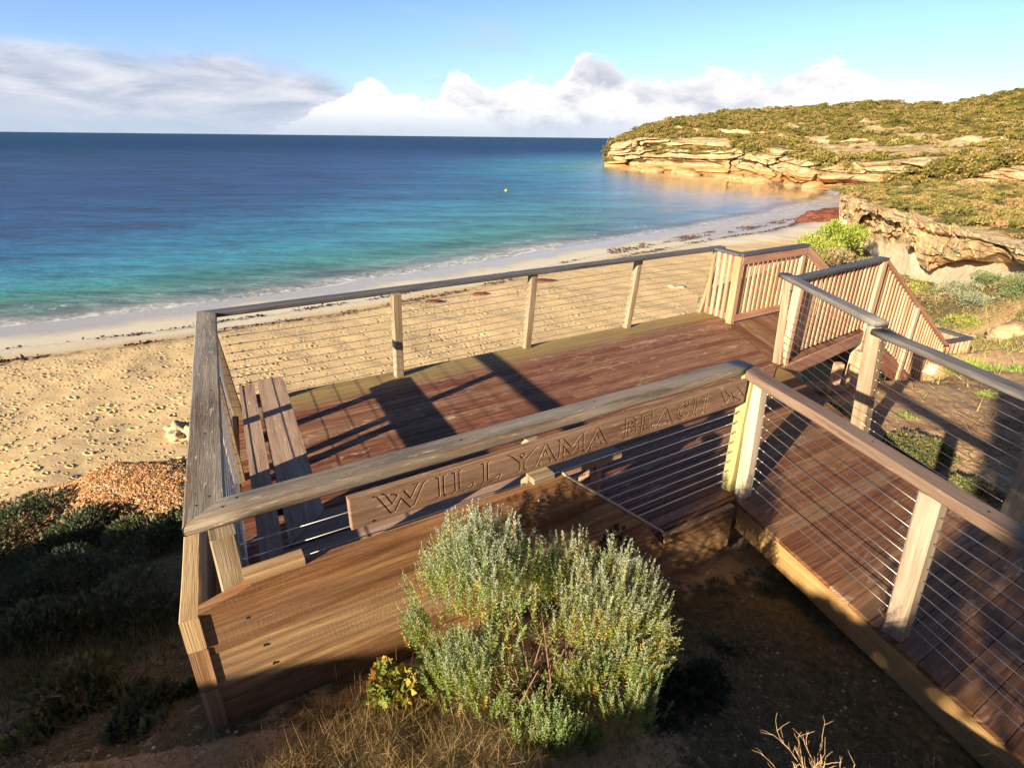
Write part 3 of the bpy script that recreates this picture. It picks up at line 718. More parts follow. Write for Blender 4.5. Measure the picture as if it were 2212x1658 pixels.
stops = [-1, 0, 1.5, 3.2, 6, 11, 20, 36, 60, 95, 160, 400]
cs = .95*np.array([(.50, .49, .45), (.48, .48, .45), (.38, .41, .39), (.18, .29, .25), (.06, .19, .13), (.04, .21, .20), (.035, .22, .28), (.024, .18, .30), (.014, .12, .25), (.009, .065, .19), (.006, .043, .15), (.006, .042, .13)])
sc_ = np.stack([np.interp(dp, stops, cs[:, i]) for i in range(3)], -1)
gr = np.clip((RD-600)/4000, 0, 1)[..., None]; sc_ = sc_*(1-gr)+np.array((.012, .05, .12))*gr
# swell rising towards the shore
wz = .10*np.exp(-((sd2-9+wig)/1.6)**2)*ss(-60, -5, -sxx+20)+.05*np.exp(-((sd2-16+wig*1.3)/2.0)**2)+.03*np.sin(sd2*.55+wig)*ss(10, 20, sd2)*np.exp(-RD/150)
wzz = SEA+.012+wz*np.exp(-RD/400)
hl_ = np.array([(62, 119), (59.3, 124), (59.5, 132), (59.1, 141.7), (57, 160.3), (50, 167), (40.4, 173), (31.5, 204)]); hd_ = np.full(sxx.shape, 1e9)
for a_, b_ in zip(hl_[:-1], hl_[1:]):
    e_ = b_-a_; t_ = np.clip(((sxx-a_[0])*e_[0]+(syy-a_[1])*e_[1])/(e_@e_), 0, 1); hd_ = np.minimum(hd_, np.hypot(sxx-a_[0]-e_[0]*t_, syy-a_[1]-e_[1]*t_))
calm = np.exp(-(hd_/58)**2)*ss(.06, .27, np.arctan2(sxx, syy))
m, nt, b = material('sea_water')
nt.n.remove(b); out = nt.n['Material Output']
oc = nt.new('ShaderNodeTexCoord').outputs['Object']; sh = nt.attr('shore'); colr = nt.attr('Col', 'Color'); clm = nt.attr('calm')
streak = nt.noise(nt.scalev(oc, .012, .07, 1, None), 1, 4, .6)
cc = nt.mix(nt.mapr(streak, .42, .66, 0, .35), colr, nt.mix(.5, colr, (.03, .12, .20)))
rp = nt.noise(nt.scalev(oc, .55, 1.5, 1), 1, 6, .68, .3)
rp2 = nt.noise(nt.scalev(oc, .09, .30, 1), 1, 5, .65, .4)
rp3 = nt.noise(nt.scalev(oc, .022, .11, 1), 1, 7, .7, .6)
dk = nt.mapr(nt.math('ADD', nt.math('MULTIPLY', rp, .35), nt.math('ADD', nt.math('MULTIPLY', rp2, .35), nt.math('MULTIPLY', rp3, .30))), .41, .59, .42, 1.75)
hs = nt.new('ShaderNodeHueSaturation'); nt.put(hs.inputs['Color'], cc); nt.put(hs.inputs['Value'], dk)
h = nt.math('ADD', nt.math('MULTIPLY', rp, .35), nt.math('MULTIPLY', rp2, 1.6))
bstr = nt.mapr(clm, 0, 1, 1.0, .05)
bmp = nt.new('ShaderNodeBump'); nt.put(bmp.inputs['Height'], h); bmp.inputs['Distance'].default_value = .35; nt.put(bmp.inputs['Strength'], bstr)
df = nt.new('ShaderNodeBsdfDiffuse'); nt.put(df.inputs['Color'], hs.outputs[0]); nt.put(df.inputs['Normal'], bmp.outputs[0])
gl = nt.new('ShaderNodeBsdfGlossy'); nt.put(gl.inputs['Roughness'], nt.mapr(clm, 0, 1, .28, .035)); nt.put(gl.inputs['Normal'], bmp.outputs[0]); gl.inputs['Color'].default_value = (1, 1, 1, 1)
lw = nt.new('ShaderNodeFresnel'); lw.inputs[0].default_value = 1.33; nt.put(lw.inputs['Normal'], bmp.outputs[0])
geo_ = nt.new('ShaderNodeVectorMath', operation='LENGTH'); nt.put(geo_.inputs[0], oc)
fac = nt.math('MINIMUM', nt.math('MULTIPLY', lw.outputs[0], .8), nt.math('ADD', nt.mapr(geo_.outputs['Value'], 60, 500, .24, .10), nt.math('ADD', nt.math('MULTIPLY', clm, .62), nt.math('MULTIPLY', nt.attr('sheen'), .16))))
mx = nt.new('ShaderNodeMixShader'); nt.put(mx.inputs[0], fac); nt.l.new(df.outputs[0], mx.inputs[1]); nt.l.new(gl.outputs[0], mx.inputs[2])
# foam and transparent wash at the edge
fo_ = nt.noise(nt.scalev(oc, 1.0, 1.0, 1), 1.6, 6, .7, .9)
band = nt.math('MULTIPLY', nt.mapr(sh, -.5, .35, 0, 1, True), nt.mapr(sh, .5, 2.6, 1, 0, True))
band2 = nt.math('MULTIPLY', nt.mapr(sh, 2.8, 4, 0, 1, True), nt.mapr(sh, 4, 5.8, 1, 0, True))
foam = nt.math('ADD', nt.math('MULTIPLY', band, nt.mapr(fo_, .43, .60, 0, .95)), nt.math('MULTIPLY', band2, nt.mapr(fo_, .58, .68, 0, .6)))
edge1 = nt.math('MULTIPLY', nt.math('MULTIPLY', nt.mapr(sh, -.4, -.05, 0, 1, True), nt.mapr(sh, .0, .5, 1, 0, True)), nt.mapr(nt.noise(oc, .35, 3, .6), .42, .58, 0, 1))
foam = nt.math('MAXIMUM', foam, nt.math('MULTIPLY', edge1, .95))
fs = nt.new('ShaderNodeBsdfDiffuse'); fs.inputs['Color'].default_value = (.78, .78, .76, 1)
mf = nt.new('ShaderNodeMixShader'); nt.put(mf.inputs[0], foam); nt.l.new(mx.outputs[0], mf.inputs[1]); nt.l.new(fs.outputs[0], mf.inputs[2])
tr = nt.new('ShaderNodeBsdfTransparent'); ta = nt.mapr(nt.math('ADD', sh, nt.math('MULTIPLY', foam, 3)), -.6, 4.5, .05, 1)
mt = nt.new('ShaderNodeMixShader'); nt.put(mt.inputs[0], ta); nt.l.new(tr.outputs[0], mt.inputs[1]); nt.l.new(mf.outputs[0], mt.inputs[2])
nt.l.new(mt.outputs[0], out.inputs[0])
keep = (sd2 > -2.0)
fcs = grid_faces(len(rad), len(az))[:, ::-1]; fcs = fcs[keep.ravel()[fcs].all(1)]
sea = npmesh('sea', np.stack([sxx, syy, wzz], -1).reshape(-1, 3), fcs, m, vattr={'shore': sdw.ravel(), 'calm': calm.ravel(), 'sheen': (ss(-.05, .38, side)*ss(420, 150, RD)).ravel()}, vcol=sc_.reshape(-1, 3), smooth=True)
sea['kind'] = 'structure'

# ------------------------------------------------------------------ leaf cloud builder
def leafmat(name, rough=.55, trans=.25, spec=.3):
    m, nt, b = material(name); c = nt.attr('Col', 'Color'); setb(nt, b, c, rough, None, spec)
    out = nt.n['Material Output']; t = nt.new('ShaderNodeBsdfTranslucent'); nt.put(t.inputs['Color'], c)
    mx = nt.new('ShaderNodeMixShader'); mx.inputs[0].default_value = trans; nt.l.new(b.outputs[0], mx.inputs[1]); nt.l.new(t.outputs[0], mx.inputs[2]); nt.l.new(mx.outputs[0], out.inputs[0])
    return m
M['leaf'] = leafmat('leaf'); M['silver'] = leafmat('silver_leaf', .6, .2, .35); M['scrub'], nt, b = material('scrub_leaf'); setb(nt, b, nt.attr('Col', 'Color'), .8, None, .12)
M['dry'] = leafmat('dry_stalk', .8, .2, .15)
M['twig'] = plain('twig_bark', (.20, .12, .07), .8, 0, 60, .4, .2)
def unit(v): return v/np.maximum(np.linalg.norm(v, axis=-1, keepdims=True), 1e-9)
def leaves(P, D, L, Wd, col, fold=0, shape='oval'):
    """P base points (N,3), D direction (N,3), L length, Wd width -> verts, faces, colours"""
    N = len(P); D = unit(D); L = np.broadcast_to(np.asarray(L, float), (N,))[:, None]; Wd = np.broadcast_to(np.asarray(Wd, float), (N,))[:, None]
    rnd_ = rng.normal(size=(N, 3)); S = unit(np.cross(D, rnd_)); U = np.cross(S, D)
    if shape == 'needle':
        v = np.stack([P-S*Wd*.4, P+S*Wd*.4, P+D*L+U*L*.05], 1); f = np.arange(N*3).reshape(N, 3); k = 3
    elif shape == 'oval':
        v = np.stack([P, P+D*L*.45+S*Wd*.5+U*Wd*.15, P+D*L, P+D*L*.45-S*Wd*.5+U*Wd*.15], 1); f = np.arange(N*4).reshape(N, 4); k = 4
    c = np.repeat(col, k, axis=0); return v.reshape(-1, 3), f, c
def hsvjit(col, n, v=.2, h=.06):
    c = np.array(col, float)[None, :]*(1+rng.normal(size=(n, 1))*v)+rng.normal(size=(n, 3))*np.array(col)*h; return np.clip(c, .003, .95)
def dome(center, rx, ry, rz, n, lumps=8, fill=.35):
    """points + outward directions on a lumpy dome"""
    cen = []
    for i in range(lumps):
        a = rng.uniform(0, 2*np.pi); r = np.sqrt(rng.uniform(0, 1))*.62; h = rng.uniform(.15, .62)*(1-.6*r)
        cen.append((r*np.cos(a), r*np.sin(a), h, rng.uniform(.28, .46)))
    cen = np.array(cen); k = rng.integers(0, lumps, n); d = unit(rng.normal(size=(n, 3))); d[:, 2] = np.where(d[:, 2] < -.25, -d[:, 2], d[:, 2])
    rr = cen[k, 3]*(1-fill*rng.random(n)**2)
    p = cen[k, :3]+d*rr[:, None]; p[:, 2] = np.maximum(p[:, 2], rng.random(n)*.08)
    return np.array(center)+p*np.array([rx, ry, rz])*1.05, d, k
def bushy(center, rx, ry, rz, n, leaf, cols, lumps=8, up=.5, width=.45, shape='oval', fill=.35):
    P, D, k = dome(center, rx, ry, rz, n, lumps, fill); D = unit(D+np.array([0, 0, up])+rng.normal(size=(n, 3))*.45)
    cols = np.array(cols); cb = cols[rng.integers(0, len(cols), lumps)][k]; c2 = cols[rng.integers(0, len(cols), n)]; c = (cb*.65+c2*.35)*(1+rng.normal(size=(n, 1))*.18)
    L = leaf*rng.uniform(.6, 1.35, n); return leaves(P, D, L, L*width, np.clip(c, .004, .9), shape=shape)
def merge(lst):
    V, Fc, Cc, b = [], [], [], 0
    for v, f, c in lst: V.append(v); Fc.append(f+b); Cc.append(c); b += len(v)
    return np.concatenate(V), np.concatenate(Fc), np.concatenate(Cc)
def plant(name, label, cat, loc, arrs, mat, group=None, twigs=None):
    t = empty(name, loc, label=label, cat=cat, group=group); v, f, c = merge(arrs); npmesh('foliage', v, f, mat, t, vcol=c)
    if twigs: twigs.build('stem', M['twig'], t)
    return t
def stems(loc, rx, rz, n, r=.006):
    mb = MB()
    for i in range(n):
        a = random.uniform(0, 6.28); q = random.uniform(.3, .8); x, y = math.cos(a)*rx*q, math.sin(a)*rx*q; z = rz*random.uniform(.45, .8)
        mb.tube([(loc[0], loc[1], loc[2]-.02), (loc[0]+x*.4, loc[1]+y*.4, loc[2]+z*.55), (loc[0]+x, loc[1]+y, loc[2]+z)], [r, r*.7, r*.3], 5)
    return mb

# ------------------------------------------------------------------ rocky surfaces as lofts of measured sections
def loft(keyx, rowsec, nx, nv):
    """keyx: image x of the sections; rowsec: list over v of (v, [(py, Y) per keyx]) -> point grid (nv,nx,3), v, x"""
    xs = np.linspace(keyx[0], keyx[-1], nx); vs = np.array([r[0] for r in rowsec]); vv = np.linspace(0, 1, nv)
    pts = np.zeros((len(rowsec), nx, 3))
    for j, (v, sec) in enumerate(rowsec):
        py = np.interp(xs, keyx, [s[0] for s in sec]); Y = np.interp(xs, keyx, [s[1] for s in sec])
        k = np.ones(9)/9
        for i in range(nx): pts[j, i] = onY(xs[i], py[i], Y[i])
    G = np.zeros((nv, nx, 3))
    for c in range(3):
        for i in range(nx): G[:, i, c] = np.interp(vv, vs, pts[:, i, c])
    return G, vv, xs
def rockmat(name, c1, c2, c3, strata=3.0, veg=((.085, .085, .022), (.15, .13, .035), (.05, .055, .018)), soil=(.42, .26, .14), scale=1.0, bump=.25):
    m, nt, b = material(name); oc = nt.new('ShaderNodeTexCoord').outputs['Object']
    vg = nt.attr('veg'); n1 = nt.noise(nt.scalev(oc, .35*scale, .35*scale, strata*scale), 1, 6, .65, .4); n2 = nt.noise(oc, 1.3*scale, 7, .68); n3 = nt.noise(oc, .28*scale, 4, .6)
    rc = nt.ramp(n1, [(.30, c3), (.42, c1), (.58, c2), (.75, c1)])
    rc = nt.mix(nt.mapr(n3, .4, .65, 0, .5), rc, c3)
    cr = nt.vor(nt.scalev(oc, .8*scale, .8*scale, 1.6*scale), 1, 'DISTANCE_TO_EDGE'); rc = nt.mix(nt.mapr(nt.noise(nt.scalev(oc, .9*scale, .9*scale, 3.5*scale), 1, 7, .7, .8), .36, .44, .75, 0), rc, tuple(c*.3 for c in c3))
    vc = nt.ramp(n2, [(.3, veg[2]), (.5, veg[0]), (.7, veg[1])]); vc = nt.mix(nt.mapr(nt.noise(oc, .5*scale, 5, .7), .56, .68, 0, .7), vc, soil)
    ve = nt.math('ADD', vg, nt.mapr(n2, .3, .7, -.3, .3)); f = nt.mapr(ve, .42, .58, 0, 1)
    col = nt.mix(f, rc, vc)
    h = nt.math('ADD', nt.math('MULTIPLY', n1, .6), nt.math('ADD', n2, nt.mapr(cr, 0, .12, -.04, 0)))
    setb(nt, b, col, .9, nt.bump(h, bump, .9), .15); return m
def blocks(u, z, cu, cz, k):
    X = u/cu; Y = z/cz; xi, yi = np.floor(X), np.floor(Y); f1 = np.full(X.shape, 9.); f2 = np.full(X.shape, 9.); idv = np.zeros(X.shape)
    for dx in (-1, 0, 1):
        for dy in (-1, 0, 1):
            cx, cy = xi+dx, yi+dy; d = np.maximum(np.abs(X-cx-.15-.7*hash2(cx, cy, k)), np.abs(Y-cy-.15-.7*hash2(cx, cy, k+1))*1.0)*.7+.3*np.hypot(X-cx-.15-.7*hash2(cx, cy, k), Y-cy-.15-.7*hash2(cx, cy, k+1))
            m = d < f1; f2 = np.where(m, f1, np.minimum(f2, d)); idv = np.where(m, hash2(cx, cy, k+2), idv); f1 = np.where(m, d, f1)
    return idv, f2-f1
# headland
kx =   [1306, 1325, 1345, 1400, 1450, 1500, 1566, 1651, 1732, 1800, 1870, 1950, 2050, 2130, 2220, 2420]
wy =   [361, 363, 365.5, 371, 374, 377, 380.5, 391, 404, 408, 409, 409, 408, 407, 405, 402]
wY =   [207, 204, 200, 184, 174, 169, 160, 142, 124, 114, 104, 97, 90, 84, 78, 70]
midy = [350, 345, 342, 340, 345, 352, 354, 368, 388, 398, 402, 402, 400, 398, 395, 392]
ty =   [338, 318, 309, 300, 303, 312, 313, 320, 332, 345, 352, 350, 346, 342, 338, 330]
uy =   [334, 312, 303, 288, 279, 280, 285, 292, 303, 308, 306, 306, 308, 310, 312, 312]
uy2 =  [333, 310, 300, 284, 274, 274, 277, 284, 297, 302, 300, 299, 300, 302, 304, 304]
sy_ =  [330, 306, 296, 272, 260, 254, 240, 236, 234, 228, 218, 226, 223, 208, 196, 186]
sY_ =  [212, 216, 222, 225, 228, 230, 232, 230, 226, 222, 216, 212, 205, 198, 190, 180]
rowsec = [(0, [(a+3, Y-.5) for a, Y in zip(wy, wY)]), (.04, list(zip(wy, wY))), (.2, [(a, Y+2.2) for a, Y in zip(midy, wY)]), (.38, [(a, Y+4.5) for a, Y in zip(ty, wY)]),
          (.55, [(a, Y*.62+Z*.38) for a, Y, Z in zip(uy, wY, sY_)]), (.59, [(a, Y*.61+Z*.39) for a, Y, Z in zip(uy2, wY, sY_)]), (.92, list(zip(sy_, sY_))), (1, [(a+12, Y+45) for a, Y in zip(sy_, sY_)])]
G, vv, xs = loft(kx, rowsec, 620, 260)
VV, XX = np.meshgrid(vv, xs, indexing='ij')
gx, gy, gz = G[..., 0], G[..., 1], G[..., 2]
cl = ss(.02, .10, VV)*(1-ss(.34, .44, VV))
u_ = gx*.6+gy*.5
strat = vnoise(gz*1.5+fbm(u_*.05, gz*.1, 2, 61)*4, u_*.03, 60)-.5
d1 = fbm(u_*.16, gz*.35, 5, 62)-.5; d2 = fbm(gx*.12, gy*.12, 5, 63)-.5; d3 = np.abs(fbm(u_*.10, gz*.15, 3, 77)-.5)*2
Yd = unit(np.stack([gx, gy, 0*gz], -1))
rid = np.abs(fbm(u_*.28, gz*.45, 4, 68)-.5)*2
wu = u_+(fbm(u_*.1, gz*.3, 3, 95)-.5)*8; wz2 = gz+(fbm(u_*.08, gz*.1, 3, 96)-.5)*5
b1, e1_ = blocks(wu, wz2, 7.5, 2.6, 100); b2_, e2_ = blocks(wu, wz2, 3.0, 1.1, 110)
amp = (cl*((b1-.5)*-5.5+(1-ss(0, .12, e1_))*3.2+(b2_-.5)*-2.6+(1-ss(0, .12, e2_))*1.4+strat*1.0+d1*9-d3*4+rid*2+.2+ (ss(.50, .62, fbm(u_*.14, gz*.2, 3, 69))*6.5*(1-ss(.14, .26, VV))))+(1-cl)*d2*1.5)*ss(-.01, .05, VV)
G2 = G+Yd*amp[..., None]*np.clip(gy/150, .5, 1.2)[..., None]*np.where(XX < 1345, ss(1300, 1350, XX), 1)[..., None]
G2[..., 2] += (1-cl)*(fbm(gx*.22, gy*.22, 4, 64)-.5)*2.6*ss(.36, .6, VV)*(1-ss(.93, 1, VV)*.3)
ledge = np.exp(-((VV-.565)/.022)**2)
vegm = np.clip(ss(.41, .50, VV+.13*(fbm(u_*.08, gz*.2, 4, 65)-.5)*2+np.interp(XX, kx, [-.10, -.06, .0, .04, .04, .02, .02, .10, .16, .20, .24, .24, .24, .24, .24, .24])), 0, 1)
vegm = np.maximum(vegm, ss(.62, .68, fbm(u_*.16, gz*.35, 4, 140))*ss(.12, .2, VV)*.9)
lm = ledge*ss(.40, .55, fbm(XX*.012, VV*3, 3, 66))*ss(1440, 1480, XX)
vegm = np.clip(vegm-lm*1.0, 0, 1)
rockp = np.maximum(ss(.44, .51, fbm(gx*.09, gy*.09+gz*.22, 5, 67))*(1-ss(.44, .60, VV)), ss(.53, .57, fbm(gx*.14, gy*.14+gz*.2, 4, 97))*ss(.40, .44, VV)*(1-ss(.68, .78, VV))*ss(1650, 1750, XX)*.9); vegm = np.clip(vegm-rockp*.9*ss(1600, 1700, XX), 0, 1)
M['cliff'] = rockmat('cliff_rock', (.52, .385, .20), (.65, .52, .33), (.30, .16, .06), strata=1.6, scale=1.0, bump=.6, veg=((.15, .125, .03), (.23, .19, .06), (.08, .075, .02)), soil=(.46, .31, .16))
nt = NT(M['cliff']); bb_ = nt.n['Principled BSDF']; src = bb_.inputs['Base Color'].links[0].from_socket; nt.put(bb_.inputs['Base Color'], nt.mix(nt.math('MULTIPLY', nt.attr('tide'), .8), src, nt.mix(1, src, (.95, .62, .36), 'MULTIPLY')))
hl = npmesh('headland', G2.reshape(-1, 3), grid_faces(len(vv), len(xs)), M['cliff'], vattr={'veg': vegm.ravel(), 'tide': (ss(-3.2, -6.0, gz+(d1*3))).ravel()}, smooth=True); hl['kind'] = 'structure'
# scrub on the headland, one mass of bushes
def scrub_on(G2, vegm, VV, n, vmin, size, cols, nleaf, leaf, seed, vmax=.97):
    rs = np.random.default_rng(seed); lst = []; H_, W_ = VV.shape; cnt = 0
    P3 = G2.reshape(H_, W_, 3)
    for _ in range(n*6):
        if cnt >= n: break
        j, i = rs.integers(2, H_-2), rs.integers(2, W_-2)
        if VV[j, i] < vmin or VV[j, i] > vmax or rs.random() > vegm[j, i]**2: continue
        s = size*rs.choice([.4, .6, .9, 1.3, 1.8], p=[.25, .3, .25, .14, .06])*rs.uniform(.85, 1.15); c = P3[j, i]-np.array([0, 0, s*.18])
        lst.append(bushy(c, s, s, s*rs.uniform(.55, .9), int(nleaf*(.5+s/size)), leaf, [cols[int(fbm(c[0:1]*.09, c[1:2]*.09, 3, 91)[0]*3.3*len(cols)) % len(cols)], cols[rs.integers(0, len(cols))]], lumps=4, width=.75, shape='oval', up=.3)); cnt += 1
    return merge(lst)
SC = [(.17, .14, .035), (.11, .095, .025), (.23, .165, .055), (.14, .13, .032), (.27, .185, .075), (.07, .068, .022), (.20, .17, .04)]
v, f, c = scrub_on(G2, vegm, VV, 3800, .20, 1.25, SC, 46, .40, 5)
tag(npmesh('scrub', v, f, M['scrub'], vcol=c), label='low olive scrub covering the far headland above the cliff', cat='scrub', kind='stuff')

# near rock ledge and its plateau
kx = [1813, 1822, 1835, 1865, 1914, 1966, 2018, 2087, 2146, 2212, 2330, 2480]
rim = [431, 425, 427, 441, 459, 472, 490, 506, 524, 546, 585, 630]
rY =  [47, 44, 41, 36.5, 31, 27, 24, 21, 19, 17, 14.5, 12.5]
lip = [458, 462, 478, 512, 539, 530, 556, 556, 564, 574, 604, 645]
rec = [458, 464, 484, 514, 530, 532, 556, 560, 568, 576, 605, 645]
bot = [470, 486, 515, 556, 580, 592, 612, 606, 604, 606, 628, 665]
bk =  [414, 410, 407, 404, 403, 403, 403, 402, 402, 401, 400, 400]
bY =  [62, 66, 70, 74, 74, 72, 70, 66, 62, 58, 50, 44]
m2 = [(r+(b-r)*.55) for r, b in zip(rim, bk)]
rowsec = [(0, [(p+14, Y-.9) for p, Y in zip(bot, rY)]), (.10, [(p, Y+.1) for p, Y in zip(bot, rY)]), (.24, [(p, Y+2.0) for p, Y in zip(rec, rY)]), (.29, [(p, Y-.05) for p, Y in zip(lip, rY)]), (.42, [(l*.5+r*.5, Y-.35) for l, r, Y in zip(lip, rim, rY)]),
          (.52, [(p, Y) for p, Y in zip(rim, rY)]), (.56, [(p-3, Y+1.2) for p, Y in zip(rim, rY)]), (.76, [(p, Y*.6+Z*.4) for p, Y, Z in zip(m2, rY, bY)]), (.96, list(zip(bk, bY))), (1, [(p+8, Y+12) for p, Y in zip(bk, bY)])]
G, vv, xs = loft(kx, rowsec, 620, 300)
VV, XX = np.meshgrid(vv, xs, indexing='ij'); gx, gy, gz = G[..., 0], G[..., 1], G[..., 2]
u_ = gx*.7-gy*.7; face = ss(.22, .29, VV)*(1-ss(.52, .57, VV)); low = 1-ss(.20, .26, VV)
sc1 = np.clip(gy/26, .5, 1.3)
strat = vnoise(gz*5.0+fbm(u_*.2, gz*.3, 2, 71)*3, u_*.12, 70)-.5; blk = fbm(u_*.75, gz*1.1, 5, 72)-.5; cav = np.clip(.42-fbm(u_*.42, gz*.5, 3, 73), 0, 1)
Yd = unit(np.stack([gx, gy, 0*gz], -1)); lipvar = (fbm(u_*.5, 0*gz, 4, 74)-.5)
rid = np.abs(fbm(u_*1.1, gz*1.6, 4, 81)-.5)*2
wu = u_+(fbm(u_*.6, gz*.8, 3, 98)-.5)*1.8; wz2 = gz+(fbm(u_*.4, gz*.5, 3, 99)-.5)*1.3
b1, e1_ = blocks(wu, wz2, 1.9, .85, 120); b2_, e2_ = blocks(wu, wz2, .75, .26, 130)
under = np.exp(-((VV-.465)/.014)**2)*ss(.40, .55, fbm(u_*.5, gz*0, 3, 83))
amp = (face*((b1-.5)*-1.5+(1-ss(0, .10, e1_))*.55+(b2_-.5)*-.55+(1-ss(0, .12, e2_))*.22+strat*.35+blk*1.3+rid*.5-.1+under*1.3+cav*7*(1-ss(.38, .46, VV)))+low*(fbm(u_*.8, gz, 4, 75)-.5)*.5)*sc1
G2 = G+Yd*amp[..., None]
G2[..., 2] += face*(lipvar*2.4+blk*.6)*sc1*(1-ss(.40, .52, VV))+ss(.52, .6, VV)*(fbm(gx*.35, gy*.35, 4, 76)-.42)*1.1*(1-ss(.9, 1, VV)*.5)+np.exp(-((VV-.53)/.025)**2)*(fbm(u_*1.6, gz*0, 3, 79)-.4)*.55*sc1
soilz = (1-ss(.05, .12, VV)); vegm = np.clip(ss(.555, .62, VV+.05*(fbm(gx*.4, gy*.4, 3, 78)-.5)), 0, 1)*ss(.22, .36, fbm(gx*.25, gy*.25, 4, 80))
M['ledge'] = rockmat('ledge_rock', (.58, .42, .21), (.70, .56, .35), (.40, .21, .08), strata=3.2, scale=2.2, bump=.16, veg=((.13, .12, .035), (.20, .17, .06), (.08, .075, .025)), soil=(.44, .29, .17))
nt = NT(M['ledge']); bb_ = nt.n['Principled BSDF']; src = bb_.inputs['Base Color'].links[0].from_socket
oc = nt.new('ShaderNodeTexCoord').outputs['Object']
pale_ = nt.mix(nt.mapr(nt.noise(oc, 2.5, 5, .6), .35, .65), (.78, .66, .48), (.68, .54, .36)); nt.put(bb_.inputs['Base Color'], nt.mix(nt.attr('pale'), src, pale_))
rl = npmesh('rock_ledge', G2.reshape(-1, 3), grid_faces(len(vv), len(xs)), M['ledge'], vattr={'veg': vegm.ravel(), 'pale': (low*.95*ss(.0, .02, VV)).ravel()}, smooth=True); rl['kind'] = 'structure'
v, f, c = scrub_on(G2, vegm, VV, 1000, .575, .55, [(.20, .16, .05), (.12, .11, .032), (.27, .21, .07), (.29, .18, .085), (.15, .15, .045)], 130, .12, 9)
tag(npmesh('scrub', v, f, M['scrub'], vcol=c), label='low green and brown scrub growing on the plateau above the near rock ledge', cat='scrub', kind='stuff')

# ------------------------------------------------------------------ near ground as a height field through control points
ctrl = [(-1.40, 1.50, .08), (-.65, 1.98, .03), (.3, 2.5, -.12), (1.1, 2.98, -.36), (1.62, 3.2, -.42), (1.85, 2.5, -.30), (2.1, 1.7, -.15), (2.3, .9, .1), (1.1, 2.0, -.12), (.5, 1.3, .18), (-.4, 1.1, .28), (0, .3, .68), (1, .2, .55), (2.0, -.4, .6), (-1.2, .6, .45), (-2, 1.2, .0),
        (0, -1.5, 1.0), (2, -2, 1.0), (-2.5, -1, .7), (4.5, -1.5, 1.0), (-5, -1, .0), (-2.2, 2.4, -.55), (-3, 3.6, -1.5), (-3.3, 2.2, -.8), (-4.6, 3.2, -1.35), (-4.6, 5.0, -2.15), (-6.2, 4.2, -2.3), (-8.5, 3, -2.7), (-5.5, 6.3, -2.75), (-4.2, 6.4, -2.6), (-7.2, 6.3, -3.1), (-7.9, 7.9, -3.1), (-6.5, 8, -2.65), (-5.4, 8.05, -2.55), (-4.3, 7.9, -2.7), (-9.6, 7.4, -3.8), (-8.5, 9.6, -6.0), (-5.5, 9.7, -5.8), (-3.4, 8.6, -4.6),
        (-10, 11, -7), (-6, 11.5, -7), (-3, 10.5, -6.4), (-2, 5, -1.7), (-1, 7, -3.0), (1, 8.5, -3.8), (0, 11, -6.4), (4, 12.5, -6.3), (-3, 13, -7.2), (-12, 14, -8), (8, 17, -6.6), (4, 18, -7.6),
        (0, 3.6, -.8), (2.0, 5.2, -.7), (1, 5.5, -1.2), (3.3, 4.4, -.30), (3.5, 3.0, -.22), (3.7, 1.5, -.02), (3.4, 5.6, -.42), (3.6, 6.8, -.75), (4.4, 7.1, -.72), (5.3, 7.5, -.72), (5.9, 7.7, -.82), (4.5, 5.2, -.28), (5.5, 4, .1), (5, 2.0, .35), (7, 2, .7), (5, 0, .6), (9, 0, 1.2), (4, 9.5, -1.6), (5.5, 10.5, -2.5), (3, 9.5, -2.4),
        (6.4, 7.9, -.86), (7.0, 8.2, -.84), (7.7, 8.6, -.90), (lA[0]-.15, lA[1]-.3, -.95), (lC[0]-.1, lC[1]-.35, -1.0), ((lA[0]+lC[0])/2-.1, (lA[1]+lC[1])/2-.35, -.97), (7.0, 9.2, -1.95), (7, 11, -2.9), (6.5, 6.2, -.45), (8, 7.4, -.7), (8.5, 5, .1), (10, 8.5, -.75), (11, 6, .2), (9.4, 10, -1.2), (8.8, 11.4, -2.2), (10.5, 12, -1.8), (8, 14, -3.9), (12.5, 10.5, -.8), (14, 8, .0), (12.6, 14, -2.0), (16, 11, -.8)]
def addp(px, py, Y, dz=0): q = onY(px, py, Y); ctrl.append((q[0], q[1], q[2]+dz))
for px, py, Y in ((2018, 622, 23), (2087, 616, 20.3), (2146, 614, 18), (2212, 614, 16), (1966, 602, 26), (1910, 592, 30), (1860, 566, 34), (1830, 535, 38), (2330, 640, 13.5), (1790, 560, 26), (1745, 560, 28)): addp(px, py, Y, -.05)
ctrl = np.array(ctrl)
def rbf_fit(P, z, lam=.02):
    n = len(P); r = np.linalg.norm(P[:, None]-P[None], axis=-1); K = r; A_ = np.zeros((n+3, n+3)); A_[:n, :n] = -K-lam*np.eye(n)*-1
    A_[:n, :n] = K-lam*np.eye(n); A_[:n, n] = 1; A_[:n, n+1:] = P; A_[n, :n] = 1; A_[n+1:, :n] = P.T
    return np.linalg.solve(A_, np.concatenate([z, [0, 0, 0]]))
wt = rbf_fit(ctrl[:, :2], ctrl[:, 2])
def gh0(x, y):
    x = np.asarray(x, float); y = np.asarray(y, float); out = wt[len(ctrl)]+wt[len(ctrl)+1]*x+wt[len(ctrl)+2]*y
    for i in range(len(ctrl)): out = out+wt[i]*np.hypot(x-ctrl[i, 0], y-ctrl[i, 1])
    return out
def gh(x, y):
    x = np.asarray(x, float); y = np.asarray(y, float)
    return gh0(x, y)+(fbm(x*1.3, y*1.3, 4, 40)-.5)*.16+(fbm(x*9, y*9, 3, 41)-.5)*.035
